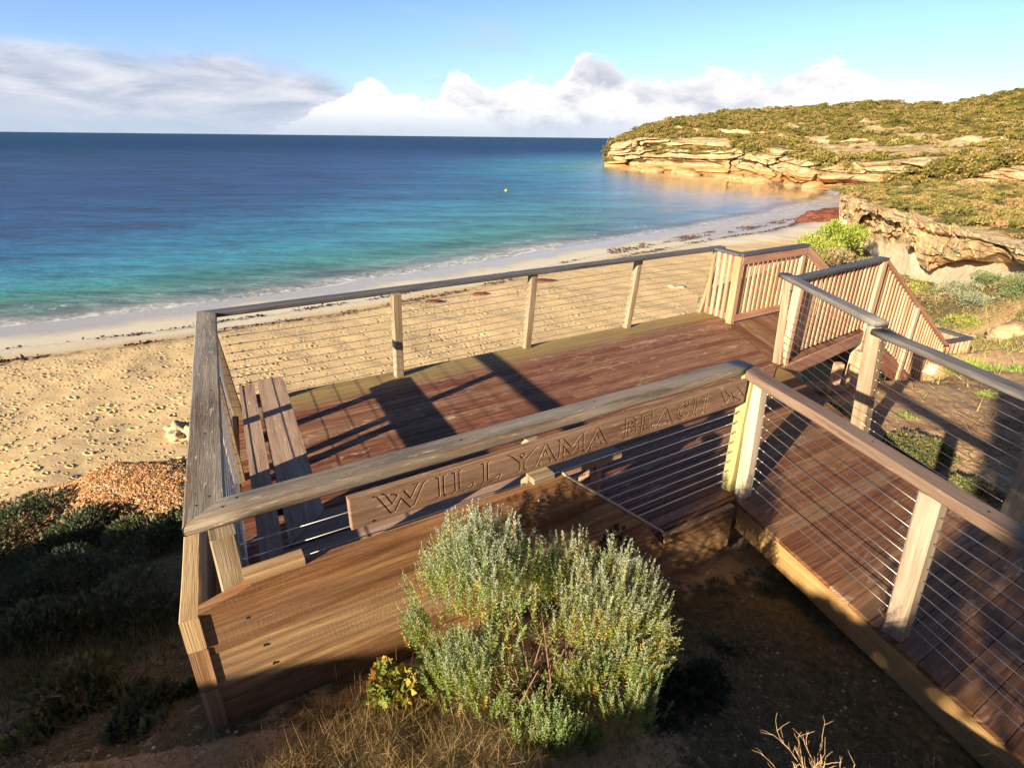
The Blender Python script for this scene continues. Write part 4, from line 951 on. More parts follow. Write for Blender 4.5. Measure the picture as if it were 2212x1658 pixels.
def ax(lo, hi, c, n, tight): 
    t = np.linspace(-1, 1, n); s = np.sign(t)*np.abs(t)**tight; return np.where(s < 0, c+s*(c-lo), c+s*(hi-c))
gxs = ax(-16, 34, 1.0, 520, 1.7); gys = ax(-7, 44, 3.0, 560, 1.7)
GX, GY = np.meshgrid(gxs, gys); GZ = gh(GX, GY)
# rocky knoll on the left: pitted orange rock
def kn_(x, y): return np.exp(-(((x+5.9)/3.2)**2+((y-7.6)/1.25)**2)**1.4)
rk = np.clip(kn_(GX, GY)*1.3, 0, 1)
GZ = GZ+rk*((fbm(GX*1.5, GY*1.5, 4, 43)-.5)*.28+(fbm(GX*11, GY*11, 4, 44)-.5)*.16)
# keep soil below boards
inside = (GX > 1.6) & (GX < 3.3) & (GY < 6)
GZ = np.where(inside & (GZ > -.2), np.minimum(GZ, -.22), GZ)
GZ = np.where((GX > 2.2) & (GX < 4.2) & (GY < 1.8), np.minimum(GZ, -.25), GZ)
sdg = None
m, nt, b = material('slope_soil'); oc = nt.new('ShaderNodeTexCoord').outputs['Object']
n1 = nt.noise(oc, 1.4, 6, .6); n2 = nt.noise(oc, 11, 6, .7); n3 = nt.noise(oc, 45, 3, .7)
soil = nt.ramp(n1, [(.3, (.36, .21, .11)), (.5, (.54, .35, .19)), (.7, (.62, .43, .25))])
soil = nt.mix(nt.mapr(n2, .5, .66, 0, .55), soil, (.15, .085, .05)); soil = nt.mix(nt.mapr(n3, .62, .7, 0, .7), soil, (.5, .4, .28))
orr = nt.ramp(nt.noise(oc, 8, 9, .8, .4), [(.34, (.16, .07, .03)), (.45, (.42, .19, .07)), (.52, (.36, .22, .13)), (.60, (.60, .46, .32)), (.70, (.48, .22, .08))])
litter = nt.ramp(nt.noise(oc, 24, 5, .75), [(.35, (.05, .04, .02)), (.5, (.12, .10, .04)), (.62, (.20, .14, .07)), (.75, (.3, .2, .1))])  # ground litter; its dark tones also paint shade into the foreground soil
soil = nt.mix(nt.mapr(nt.math('ADD', nt.attr('green'), nt.mapr(n2, .3, .7, -.35, .35)), .4, .6, 0, .9), soil, litter)
soil = nt.mix(nt.attr('rock'), soil, orr)
hh = nt.math('ADD', nt.math('MULTIPLY', n2, .9), nt.math('MULTIPLY', n3, .35))
setb(nt, b, soil, .92, nt.bump(hh, .035, .9), .15)
green = np.clip(ss(2.2, 1.0, GY-GX*.35+0*GX)*.25+ss(.2, -1.5, GX)*.7*(GY > 1.6), 0, 1)
green = np.maximum(green, ss(12, 18, GY)*.8); green = np.maximum(green, .95*ss(-1.5, -2.6, GX)*(GY < 7)); green = np.maximum(green, .8*ss(3.0, 2.4, GY-GX*.3)*ss(.4, 1.0, GX)*ss(2.8, 2.2, GX))  # ground cover, also raised on shaded soil so its colour carries the shade
gr_ = npmesh('slope', np.stack([GX, GY, GZ], -1).reshape(-1, 3), grid_faces(len(gys), len(gxs)), m, vattr={'green': green.ravel(), 'rock': rk.ravel()}, smooth=True); gr_['kind'] = 'structure'
# ------------------------------------------------------------------ plants and small things
def gz1(x, y): return float(gh(np.array([x]), np.array([y]))[0])
def hit(px, py, t0=.4, t1=60):
    r = ray(px, py); r = r/np.linalg.norm(r); t = np.geomspace(t0, t1, 900); P = C0+r*t[:, None]; d = P[:, 2]-gh(P[:, 0], P[:, 1])
    i = np.argmax(d < 0) if (d < 0).any() else len(t)-1
    return P[i]
# silver shrub in front of the wall
def silver(center, rx, ry, rz, nst, seed, tipc=(.38, .43, .38), basec=(.19, .25, .045), gold=.3):
    rs = np.random.default_rng(seed); out = []; c0 = np.array(center)
    Ps, Ds, Cs, Ls = [], [], [], []
    clump = rs.normal(size=(14, 2))*.55; chh = rs.uniform(.74, 1.08, 14)
    for i in range(nst):
        kc = rs.integers(0, 14); a = clump[kc]+rs.normal(size=2)*.20; r = np.hypot(*a)
        if r > 1: a = a/r*rs.uniform(.85, 1.02); r = np.hypot(*a)
        top = c0+np.array([a[0]*rx, a[1]*ry, rz*(np.sqrt(max(0, 1-r*r*.86)))*rs.uniform(.80, 1.04)*chh[kc]])
        base = c0+np.array([a[0]*rx*.35, a[1]*ry*.35, 0])
        lean = unit(top-base); L = rs.uniform(.13, .23); d = unit(lean*.75+np.array([0, 0, .65])+rs.normal(size=3)*.18)
        n = 40; t = np.linspace(0, 1, n)+rs.uniform(0, .02, n); P = top-d*L*(1-t)[:, None]
        ph = np.arange(n)*2.4+rs.uniform(0, 6); s = unit(np.cross(d, [.3, .5, .1])); q = np.cross(d, s)
        rad_ = s*np.cos(ph)[:, None]+q*np.sin(ph)[:, None]; D = rad_*(1.0-.45*t)[:, None]+d*(.45+.6*t)[:, None]
        hgt = np.clip((P[:, 2]-c0[2])/rz, 0, 1); gd = rs.random() < gold
        k = np.clip(t*.75+hgt*.6-.62+rs.normal()*.14, 0, 1)[:, None]
        bc = np.array((.42, .30, .06) if (gd and rs.random() < .4) else basec)*(1+rs.normal()*.15)
        C = bc*(1-k)+np.array(tipc)*k*(1+.12*rs.normal())
        Ps.append(P); Ds.append(D); Cs.append(np.clip(C, .01, .9)); Ls.append(np.full(n, 1.0)*rs.uniform(.016, .024, n)*(1-.35*t))
    P, D, C, L = map(np.concatenate, (Ps, Ds, Cs, Ls)); return leaves(P, D, L, L*.2+.0012, C, shape='oval')
bx0, by0 = .09, 1.93; bz0 = gz1(bx0, by0)
parts_ = [silver((bx0-.20, by0+.06, bz0+.24), .42, .34, .64, 760, 1), silver((bx0+.26, by0+.08, bz0+.12), .46, .36, .60, 800, 2, basec=(.23, .25, .045)),
          silver((bx0+.05, by0-.36, bz0-.03), .24, .18, .34, 340, 3, tipc=(.28, .36, .20), basec=(.20, .27, .045)), silver((bx0-.24, by0-.14, bz0+.05), .27, .22, .44, 420, 4, tipc=(.34, .40, .31)), silver((bx0+.40, by0-.18, bz0+.0), .30, .24, .40, 420, 6, tipc=(.29, .35, .24))]
mbs = MB()
for i in range(60):
    a = random.uniform(0, 6.28); q = random.uniform(.2, 1); x, y = math.cos(a)*.5*q, math.sin(a)*.38*q; z = .55*random.uniform(.5, 1.1)*(1-.4*q)
    b0 = (bx0+random.uniform(-.1, .15), by0-.15+random.uniform(-.1, .1), bz0-.03); mbs.tube([b0, (b0[0]+x*.5, b0[1]+y*.4, b0[2]+z*.5), (bx0+x, by0+y, bz0+z)], [.006, .004, .002], 5)
plant('silver_shrub', 'silver-leaved coastal shrub with green-gold base leaves in front of the sleeper wall', 'shrub', (bx0, by0, bz0), parts_, M['silver'], twigs=mbs)
# other near shrubs
def near_shrub(px, py, rx, rz, n, leaf, cols, label, name='shrub', group=None, lumps=7, width=.6, ry=None, mat='leaf', sink=.05, up=.5, stemn=8, Y=None):
    q = hit(px, py) if Y is None else onY(px, py, Y)
    if Y is not None: q[2] = min(q[2], gz1(q[0], q[1])+.0) if abs(q[2]-gz1(q[0], q[1])) < 2 else q[2]
    loc = (q[0], q[1], q[2]-sink)
    return plant(name, label, 'shrub' if name != 'seedling' else 'plant', loc, [bushy(loc, rx, ry or rx, rz, n, leaf, cols, lumps=lumps, up=up, width=width)], M[mat], group, stems(loc, rx, rz, stemn, .008*max(.4, rx)))
near_shrub(852, 1522, .13, .36, 420, .034, [(.20, .24, .04), (.30, .27, .05), (.16, .22, .04), (.34, .16, .04)], 'small heart-leaved shrub with yellow and rusty leaves left of the silver shrub', lumps=9, width=.95, ry=.08)
near_shrub(1002, 1492, .07, .09, 60, .030, [(.20, .27, .05), (.28, .30, .06)], 'small bright green seedling in the dry grass below the silver shrub', name='seedling', width=.9, stemn=4)
DK = [(.05, .075, .04), (.07, .10, .05), (.035, .05, .03)]
q = on2(FW, dr, 2.02, nr, -.10); l_ = (q[0], q[1], gz1(*q)-.02)
plant('shrub', 'dark round-leaved shrub against the sloping end of the sleeper wall', 'shrub', l_, [bushy(l_, .2, .12, .72, 900, .032, DK, width=.8)], M['leaf'], None, stems(l_, .15, .6, 8))
near_shrub(1490, 1500, .20, .26, 1100, .035, DK, 'dark fleshy-leaved shrub low on the right of the silver shrub', width=.7)
near_shrub(1650, 1280, .11, .12, 400, .022, [(.08, .12, .04), (.13, .15, .05)], 'small weedy green plant on bare soil beside the boardwalk beam', name='seedling', width=.4)
SB = [(.10, .13, .07), (.14, .17, .09), (.07, .09, .05), (.12, .13, .05)]
sbl = [(50, 1165, 1.1, .75, 'dark grey-green saltbush at the left edge of the photo above the bare soil'), (205, 1170, .95, .6, 'dark saltbush directly below the pitted orange rock'), (350, 1180, .75, .6, 'saltbush growing against the outer side of the sleeper wall under the handrail'),
       (150, 1290, .75, .5, 'middle saltbush on the shaded bank left of the sleeper wall'), (295, 1340, .62, .45, 'leafy saltbush beside the sleeper wall corner, reaching toward the end grain'), (20, 1400, .6, .4, 'low saltbush by the left edge, lower on the shaded bank'), (160, 1560, .45, .2, 'small sprawling saltbush at the bottom left in deep shade'), (370, 1520, .25, .2, 'small dark saltbush at the foot of the wall corner')]
for px, py, r_, h_, lb in sbl: near_shrub(px, py, r_, h_, int(3600*r_+500), .055, SB, lb, name='saltbush', group='saltbushes on the shaded bank left of the deck', width=.55, sink=.12)
near_shrub(205, 1010, .55, .34, 1600, .07, [(.09, .13, .03), (.13, .17, .05)], 'rounded green bush on the lip of the pitted orange rock above the sand', name='saltbush', width=.6, sink=.1)
near_shrub(1792, 900, .17, .26, 520, .055, [(.16, .26, .05), (.22, .32, .07), (.12, .2, .04)], 'bright green broad-leaved plant beside the boardwalk left of the stout post', name='shrub', width=.75, ry=.17)
near_shrub(1975, 985, .36, .2, 4200, .03, [(.16, .17, .05), (.22, .17, .07), (.10, .13, .04)], 'low olive-brown creeping shrub behind the boardwalk, the longer of two mats', name='creeping_shrub', width=.6, ry=.42, sink=.03, lumps=12)
near_shrub(2110, 1075, .20, .15, 1400, .03, [(.18, .19, .06), (.26, .19, .08), (.12, .15, .05)], 'short mat of olive-brown creeping shrub nearest the right edge', name='creeping_shrub', width=.6, ry=.25, sink=.03, lumps=10)
near_shrub(1745, 705, .25, .2, 500, .04, [(.2, .22, .06)], 'small green plant seen between the stair battens', name='shrub')
YG = [(.26, .27, .05), (.20, .23, .045), (.32, .30, .08)]; OL = [(.17, .17, .06), (.22, .19, .08), (.12, .13, .045)]; BR = [(.26, .19, .10), (.20, .15, .08), (.30, .24, .13)]; GR = [(.13, .17, .06), (.10, .14, .05), (.17, .20, .09)]; SG = [(.22, .24, .15), (.17, .2, .12), (.27, .28, .18)]
rs_ = [(2105, 800, .5, .22, 1500, .05, [(.24, .30, .06), (.18, .26, .05)], 'bright green grassy tuft on the bank behind the grey handrail'), (2180, 800, .32, .2, 900, .05, [(.20, .28, .07), (.16, .22, .05)], 'second green tuft on the bank, at the right edge of the photo'),
       (2080, 705, .55, .5, 1500, .06, YG, 'yellow-green bush standing left of the sandy boulder above the stairs'), (1990, 690, .5, .45, 1300, .06, OL, 'olive bush just above the far end of the stairs'), (2015, 655, .75, .6, 1600, .07, BR, 'dry brown bush below the pale foot of the rock ledge'),
       (1955, 640, .9, .75, 1900, .08, YG, 'yellow-green bush at the foot of the rock ledge behind the stairs'), (2120, 665, .7, .6, 1700, .06, SG, 'grey-green bush halfway up the slope under the rock ledge'), (2185, 640, .85, .85, 2400, .07, GR, 'large dark green bush at the right edge under the rock ledge'),
       (2065, 635, .8, .6, 1600, .07, SG, 'pale sage bush between the dry brown bush and the pale rock foot'), (2200, 700, .45, .5, 1200, .05, OL, 'olive bush beside the sandy boulder at the right edge'), (1905, 610, .9, .7, 1700, .09, BR, 'brownish bush against the pale scree behind the stair post'),
       (2145, 615, .7, .6, 1500, .07, GR, 'dark green bush touching the overhang of the rock ledge'), (1870, 590, 1.0, .8, 1700, .1, OL, 'olive bush at the left foot of the overhanging ledge'), (2040, 700, .35, .3, 900, .05, GR, 'small green bush between the olive and yellow-green ones above the stairs'),
       (1935, 672, .5, .4, 1000, .07, SG, 'sage bush peeping over the stair handrail'), (2160, 740, .3, .22, 700, .05, BR, 'dry brown tuft below the sandy boulder'), (2010, 640, .5, .5, 1200, .06, OL, 'olive bush tucked behind the dry brown one')]
for px, py, r_, h_, n_, lf, cl_, lb in rs_: near_shrub(px, py, r_, h_, n_, lf, cl_, lb, name='coastal_bush', group='bushes on the slope below the rock ledge', width=.4, sink=.1, mat='scrub')
for px, py, Y, r_, h_, cl_, lb in ((1795, 556, 30, 1.3, 2.3, [(.24, .30, .04), (.30, .34, .06), (.18, .24, .04)], 'tall bright yellow-green bush at the left end of the rock ledge'), (1765, 566, 27, 1.1, 1.5, [(.22, .28, .04), (.28, .32, .06)], 'bright green bush in front of the tall one, beside the sand'),
                           (1828, 552, 33, 1.0, 2.1, [(.22, .26, .05), (.26, .27, .08)], 'green bush pressed against the rock under the left end of the ledge'), (1745, 560, 24, .7, .7, [(.25, .25, .09), (.2, .24, .05)], 'low bush beside the sand just above the stair handrail'), (1810, 570, 24, .9, .9, BR, 'brown bush behind the corner of the batten railing')):
    l_ = onY(px, py, Y); l_ = (l_[0], l_[1], l_[2]-.1)
    plant('coastal_bush', lb, 'shrub', l_, [bushy(l_, r_, r_, h_, 3200, .13, cl_, lumps=10, width=.4)], M['scrub'], 'green bushes at the left end of the rock ledge', stems(l_, r_, h_, 6, .02))
# dead twiggy shrub at the lower right
def dead(loc, h, n, seed, name, label, spread=.35, r=.0035):
    rd = random.Random(seed); t = empty(name, loc, label=label, cat='shrub' if h > .2 else 'twig'); mb = MB()
    def br(p, d, L, r, lev):
        k = 4; pts = [p]
        for i in range(k):
            d = (d+Vector((rd.uniform(-1, 1), rd.uniform(-1, 1), rd.uniform(-.5, .7)))*.28).normalized(); pts.append(pts[-1]+d*L/k)
        mb.tube(pts, [r*(1-.5*i/k) for i in range(k+1)], 5)
        if lev > 0:
            for j in range(rd.randint(2, 3)):
                q = pts[rd.randint(1, k)]; br(q, (d+Vector((rd.uniform(-1, 1), rd.uniform(-1, 1), rd.uniform(-.2, .8)))*.8).normalized(), L*rd.uniform(.45, .8), r*.6, lev-1)
    for i in range(n): br(Vector([float(v) for v in loc]), Vector((rd.uniform(-1, 1)*spread*2, rd.uniform(-1, 1)*spread*2, 1)).normalized(), h*.5, r, 3)
    mb.build('branches', M['straw'], t); return t
M['straw'] = plain('bleached_twig', (.46, .30, .17), .8, 0, 30, .3, .2)
q = onY(1790, 1690, 1.06); dead((q[0]-.0, q[1], q[2]-.14), .25, 8, 3, 'dead_shrub', 'leafless bleached twiggy shrub at the bottom right edge of the photo', .4, .003)
q = onz(1915, 1340, .02); dead((q[0], q[1], q[2]), .12, 2, 8, 'dry_twig', 'small pale twig caught on the wires beside the near boardwalk post', .3, .0015)
# dry grass, litter, twigs: stuff
def scatter(n, fn, hmin, hmax, w, cols, flat=0, lean=.6, seed=1):
    rs = np.random.default_rng(seed); pts = fn(rs, n); x, y = pts[:, 0], pts[:, 1]; z = gh(x, y)-.004; N = len(x)
    d = np.stack([rs.normal(size=N)*lean, rs.normal(size=N)*lean, np.full(N, 1-flat)+.05], -1); cols = np.array(cols); c = cols[rs.integers(0, len(cols), N)]*(1+rs.normal(size=(N, 1))*.25)
    return leaves(np.stack([x, y, z], -1), d, rs.uniform(hmin, hmax, N), w*rs.uniform(.6, 1.5, N), np.clip(c, .01, .9), shape='needle')
def blob(specs):
    def fn(rs, n):
        k = rs.integers(0, len(specs), n); s = np.array(specs)[k]; return s[:, :2]+rs.normal(size=(n, 2))*s[:, 2:4]*.5
    return fn
G_ = blob([(-.95, 1.25, .4, .3), (-.5, 1.75, .5, .2), (-.55, 1.25, .5, .35), (-.25, 1.1, .6, .35), (-.15, 1.45, .5, .35), (-.7, 1.45, .35, .3), (.05, 1.2, .35, .3), (-.4, 1.6, .4, .3)])
lst = [scatter(26000, G_, .014, .06, .0022, [(.24, .18, .07), (.15, .16, .05), (.32, .22, .10), (.10, .12, .04)], lean=1.1, seed=11), scatter(3800, G_, .06, .17, .0016, [(.42, .30, .15), (.36, .22, .10)], lean=1.0, seed=12), scatter(5000, G_, .01, .05, .003, [(.33, .14, .06), (.24, .12, .06)], flat=.95, lean=1, seed=13)]
v, f, c = merge(lst); tag(npmesh('dry_grass', v, f, M['dry'], vcol=c), label='dry straw and short green grass on the slope below the sleeper wall', cat='grass', kind='stuff')
G_ = blob([(1.2, 2.2, .7, .7), (.9, 1.4, .7, .6), (1.6, 1.4, .6, .6), (-2.3, 1.9, .9, .7), (-3, 2.6, 1.2, 1), (-1.9, 1.2, .8, .6), (.6, 2.6, .5, .4)])
lst = [scatter(30000, G_, .015, .07, .0045, [(.11, .14, .05), (.16, .15, .06), (.24, .15, .08), (.30, .22, .12)], lean=1.1, seed=21), scatter(500, G_, .08, .2, .0018, [(.4, .32, .2)], lean=1, seed=22)]
v, f, c = merge(lst); tag(npmesh('ground_cover', v, f, M['dry'], vcol=c), label='sparse weeds and litter on the shaded soil on both sides of the silver shrub', cat='ground cover', kind='stuff')
G_ = blob([(4.2, 5.0, 1.2, 1.4), (3.9, 3.9, .6, .8), (5.2, 6.4, 1.6, 1.6), (4.0, 6.9, .5, .4), (6.8, 7.4, 2, 1.6), (8.5, 9, 3, 2.4)])
lst = [scatter(6000, G_, .015, .07, .004, [(.46, .33, .14), (.38, .25, .11), (.55, .42, .22), (.25, .27, .07)], flat=.7, lean=1, seed=31), scatter(1300, blob([(4.7, 4.5, .9, .35), (4.1, 6.9, .35, .3), (5.2, 5.1, .8, .3)]), .12, .38, .007, [(.22, .13, .07), (.30, .19, .1)], flat=.9, lean=1, seed=32)]
v, f, c = merge(lst); tag(npmesh('dry_litter', v, f, M['dry'], vcol=c), label='fallen twigs and dry leaf litter on the brown soil behind the boardwalk', cat='litter', kind='stuff')
G_ = blob([(9, 11, 6, 4), (12, 14, 6, 4), (16, 18, 7, 6), (10, 16, 4, 5), (19, 25, 6, 6)])
lst = [scatter(22000, G_, .06, .22, .02, [(.30, .26, .09), (.38, .30, .13), (.20, .23, .06)], lean=.8, seed=41)]
v, f, c = merge(lst); tag(npmesh('ground_cover', v, f, M['dry'], vcol=c), label='rough grass and low growth between the bushes below the rock ledge', cat='ground cover', kind='stuff')
G_ = blob([(-4.2, 4.0, 1.6, .9), (-5.6, 5.3, 1.4, .6), (-3.2, 3.0, 1.4, .9), (-7.5, 5.6, 1.6, .7)])
lst = [scatter(14000, G_, .06, .30, .006, [(.10, .11, .05), (.07, .09, .04), (.18, .15, .07)], lean=.6, seed=51)]
v, f, c = merge(lst); tag(npmesh('grass', v, f, M['dry'], vcol=c), label='tall thin grass among the saltbushes on the shaded left bank', cat='grass', kind='stuff')

near_shrub(2140, 858, .16, .10, 420, .035, [(.22, .30, .06), (.28, .32, .08)], 'small bright weed on the brown soil between the wires of the right railing', name='seedling', width=.5, stemn=4)
near_shrub(1965, 905, .14, .09, 320, .03, [(.22, .28, .07), (.3, .3, .1)], 'little green weed at the back of the creeping shrub mat', name='seedling', width=.5, stemn=4)
near_shrub(1560, 1400, .13, .10, 500, .022, DK, 'dark low weed on the shaded soil right of the fleshy-leaved shrub', name='seedling', width=.6, stemn=4)
near_shrub(1395, 1560, .16, .12, 600, .026, DK, 'dark low plant in the shade under the right side of the silver shrub', name='seedling', width=.7, stemn=4)
near_shrub(1545, 1265, .10, .16, 260, .02, [(.12, .10, .05), (.18, .12, .07)], 'wispy brown weed against the low fascia boards', name='seedling', width=.35, stemn=6)
# gravel on the orange bank, stones on the bare soil
def gravel(n, fn, smin, smax, cols, seed, flat=.6):
    rs = np.random.default_rng(seed); p = fn(rs, n); x, y = p[:, 0], p[:, 1]; N = len(x); z = gh(x, y)+kn_(x, y)*.12
    s = rs.uniform(smin, smax, N)**1.0; Vt = np.array([(1, 0, 0), (0, 1, 0), (-1, 0, 0), (0, -1, 0), (.2, .1, .8), (0, 0, -.6)], float); Ft = np.array([(0, 1, 4), (1, 2, 4), (2, 3, 4), (3, 0, 4), (1, 0, 5), (2, 1, 5), (3, 2, 5), (0, 3, 5)])
    V = Vt[None]*(1+rs.normal(size=(N, 6, 1))*.25)*s[:, None, None]; a = rs.uniform(0, 6.28, N); c, q = np.cos(a)[:, None], np.sin(a)[:, None]
    V = np.stack([V[..., 0]*c-V[..., 1]*q, V[..., 0]*q+V[..., 1]*c, V[..., 2]*flat], -1)+np.stack([x, y, z], -1)[:, None]
    cols = np.array(cols); cc = cols[rs.integers(0, len(cols), N)]*(1+rs.normal(size=(N, 1))*.2)
    return V.reshape(-1, 3), (Ft[None]+np.arange(N)[:, None, None]*6).reshape(-1, 3), np.clip(np.repeat(cc, 6, 0), .01, .9)
v, f, c = gravel(26000, blob([(-5.9, 7.5, 3.4, 1.0), (-4.8, 7.3, 1.8, .9), (-7.2, 7.2, 1.8, .9)]), .008, .034, [(.56, .36, .20), (.50, .24, .09), (.40, .18, .06), (.62, .46, .30), (.26, .12, .05), (.52, .28, .12)], 61)
tag(npmesh('gravel', v, f, M['dry'], vcol=c), label='loose orange and cream gravel on the bank above the sand', cat='gravel', kind='stuff')
v, f, c = gravel(2600, blob([(1.1, 1.9, .9, .8), (-.4, 1.3, .9, .5), (-2, 1.6, 1, .7), (4.2, 4.8, 1.3, 1.6), (5.5, 6.2, 1.6, 1.4), (1.4, 1.2, .7, .6)]), .003, .011, [(.5, .36, .24), (.38, .24, .15), (.62, .52, .4)], 62)
tag(npmesh('gravel', v, f, M['dry'], vcol=c), label='small pebbles and crumbs of soil scattered beside the boardwalk', cat='gravel', kind='stuff')
# wrack line on the beach
rw = np.random.default_rng(77); wx = rw.uniform(-40, 42, 260000); wy2 = rw.uniform(8, 85, 260000); ds_ = sdist(wx, wy2); wd_ = 8.2+1.2*(fbm(wx*.12, wy2*.12, 3, 8)-.5)*2
cl_ = fbm(wx*.5, wy2*.5, 4, 66); ok = (np.abs(ds_-wd_+.2) < .28*(.4+1.2*rw.random(len(wx)))) & (cl_ > .44) | (np.abs(ds_-wd_+3) < .2) & (cl_ > .52) | (wx > 8) & (np.abs(ds_-4.8) < 1.3) & (fbm(wx*.35, wy2*.35, 4, 67) > .54) & (rw.random(len(wx)) < .6)
wx, wy2, ds_ = wx[ok], wy2[ok], ds_[ok]; wz_ = SEA+.035*ds_+.25*ss(3, 9, ds_)+.25*ss(7, 12, ds_)+(fbm(wx*.35, wy2*.35, 3, 3)-.5)*.22*ss(6, 11, ds_)+.03; N = len(wx); print('WRACK', N)
d_ = np.stack([rw.normal(size=N), rw.normal(size=N), rw.uniform(-.05, .35, N)], -1)
v, f, c = leaves(np.stack([wx, wy2, wz_], -1), d_, rw.uniform(.08, .32, N), .09, hsvjit((.075, .04, .025), N), shape='oval')
tag(npmesh('seaweed', v, f, M['scrub'], vcol=c), label='broken dark wrack line of dried seaweed along the beach', cat='seaweed', kind='stuff')
# ------------------------------------------------------------------ rocks, weed, gull, buoy
def rock(name, label, loc, r, mat, seed, cat='rock', sub=4, amp=.35, freq=1.4, group=None):
    import bmesh
    bm = bmesh.new(); bmesh.ops.create_icosphere(bm, subdivisions=sub, radius=1); off = Vector((seed*3.1, seed*1.7, 0))
    for v in bm.verts:
        p = v.co.copy(); n = mnoise.fractal(p*freq+off, 1, 2, 4)*amp+abs(mnoise.noise(p*freq*3+off))*-.15*(amp/.35); v.co = p*(1+n)
        v.co = Vector((v.co.x*r[0], v.co.y*r[1], v.co.z*r[2]))
    V = np.array([v.co for v in bm.verts])+np.array(loc); Fc = np.array([[v.index for v in f.verts] for f in bm.faces]); bm.free()
    return tag(npmesh(name, V, Fc, mat, smooth=True), label=label, cat=cat, group=group)
M['stone'] = rockmat('pale_stone', (.70, .52, .32), (.82, .70, .52), (.46, .28, .14), scale=6, bump=.05, veg=((.7, .55, .35),)*3, soil=(.5, .35, .2))
M['pitted'] = rockmat('pitted_stone', (.62, .50, .32), (.72, .62, .42), (.22, .15, .09), scale=9, bump=.06, veg=((.5, .4, .25),)*3, soil=(.5, .35, .2))
M['tanstone'] = rockmat('tan_stone', (.42, .28, .15), (.54, .40, .24), (.28, .16, .08), scale=5, bump=.06, veg=((.4, .28, .15),)*3, soil=(.36, .22, .12))
q = hit(2002, 800); rock('stone', 'large pale flat stone on the brown soil under the grey handrail', (q[0], q[1], q[2]+.02), (.30, .2, .13), M['stone'], 1)
q = hit(2185, 725); rock('boulder', 'sandy rounded boulder on the slope at the right edge', (q[0], q[1], q[2]+.02), (.5, .42, .28), M['tanstone'], 2)
q = hit(2085, 735); rock('stone', 'pale flat rock beside the bottom landing railing', (q[0], q[1], q[2]+.0), (.45, .3, .16), M['stone'], 4)
q = onz(385, 952, -5.5); rock('rock', 'pitted cream rock sticking out beside the left handrail above the sand', (q[0]+.28, q[1], -5.4), (.5, .4, .45), M['pitted'], 3, amp=.5, freq=2.2, sub=5)
q = onz(1456, 634, -5.75); rock('rock', 'cream rock lying on the sand seen through the far railing', (q[0], q[1], -5.6), (.62, .4, .34), M['stone'], 6, amp=.5)
q = onz(1500, 566, -5.9); rock('rock', 'low tan rock half buried in the sand under the far handrail', (q[0], q[1], -5.85), (1.25, .6, .26), M['stone'], 7)
q = onz(1448, 600, -5.8); rock('rock', 'small cream rock on the sand above the larger one', (q[0]+1.2, q[1], -5.75), (.35, .25, .16), M['stone'], 9)
M['weedm'] = plain('seaweed', (.13, .045, .03), .8, 0, 5, .5, .2)
q = onz(1782, 478, -5.9); rock('seaweed_mound', 'heap of dark red seaweed washed up beside the tall green bush', (q[0], q[1], -5.75), (2.9, 1.8, 1.0), M['weedm'], 12, cat='seaweed', amp=.3, freq=3, sub=5)
q = onz(1815, 458, -6.0); rock('seaweed_mound', 'smaller low bank of seaweed behind the main heap', (q[0], q[1], -6.0), (2.6, 1.6, .5), M['weedm'], 14, cat='seaweed', amp=.3, freq=3, sub=4)
for px, py, s, lb in ((1180, 608, .45, 'clump of brown seaweed beside the middle far post on the beach'), (1040, 636, .35, 'clump of seaweed on the sand between the first and second far posts'), (935, 652, .3, 'small seaweed scrap right of the first far post')):
    q = onz(px, py, -5.75); rock('seaweed_clump', lb, (q[0], q[1], -5.72), (s*1.5, s, s*.28), M['weedm'], px, cat='seaweed', sub=3, group='seaweed clumps on the beach')
M['cboul'] = rockmat('orange_boulder_rock', (.36, .20, .085), (.50, .32, .16), (.20, .095, .035), scale=1.5, bump=.2, veg=((.36, .2, .09),)*3, soil=(.3, .16, .07))
# boulders at the cliff foot
rb = random.Random(4)
for i in range(44):
    px = rb.uniform(1380, 1790); wyy = np.interp(px, [1306, 1400, 1500, 1651, 1732, 1800], [361, 371, 377, 391, 404, 408]); Yw = np.interp(px, [1306, 1400, 1500, 1651, 1732, 1800], [207, 184, 169, 142, 124, 114])
    q = onz(px, wyy+rb.uniform(-2, 1.5), -6.5); s = rb.choice([.35, .5, .8, 1.3, 1.9])*rb.uniform(.8, 1.2)
    rock('boulder', 'orange boulder at the waterline under the headland cliff', (q[0], q[1], SEA+s*.05), (s*1.5, s, s*.6), M['cboul'], 20+i, sub=3, group='boulders along the foot of the headland cliff')
white = plain('white_feather', (.85, .85, .83), .6); greyf = plain('grey_feather', (.35, .36, .38), .6); yel = plain('yellow_plastic', (.85, .62, .05), .35)
q = onz(1760, 463, -6.3); gb = empty('gull', q, label='white gull standing on wet sand near the seaweed heap', cat='bird')
mb = MB(); L0 = Vector([float(a) for a in q])
mb.tube([L0+Vector(a) for a in ((-.26, 0, .20), (-.16, 0, .24), (0, 0, .27), (.12, 0, .31), (.18, 0, .39), (.21, 0, .44), (.27, 0, .43), (.34, 0, .415))], [.015, .06, .10, .085, .05, .05, .03, .006], 10); mb.build('body', white, gb, smooth=True)
for s in (-1, 1):
    mb = MB(); mb.tube([L0+Vector(a) for a in ((.1, .07*s, .30), (-.05, .095*s, .28), (-.34, .03*s, .22))], [.03, .045, .008], 8); mb.build('wing', greyf, gb, smooth=True)
    mb = MB(); mb.tube([L0+Vector((.02, .03*s, .2)), L0+Vector((.02, .03*s, -.02))], .012, 6); mb.build('leg', yel, gb)
q = onz(1093, 413, SEA); by_ = empty('buoy', q, label='small yellow marker buoy floating on the turquoise bay', cat='buoy'); L0 = Vector([float(a) for a in q])
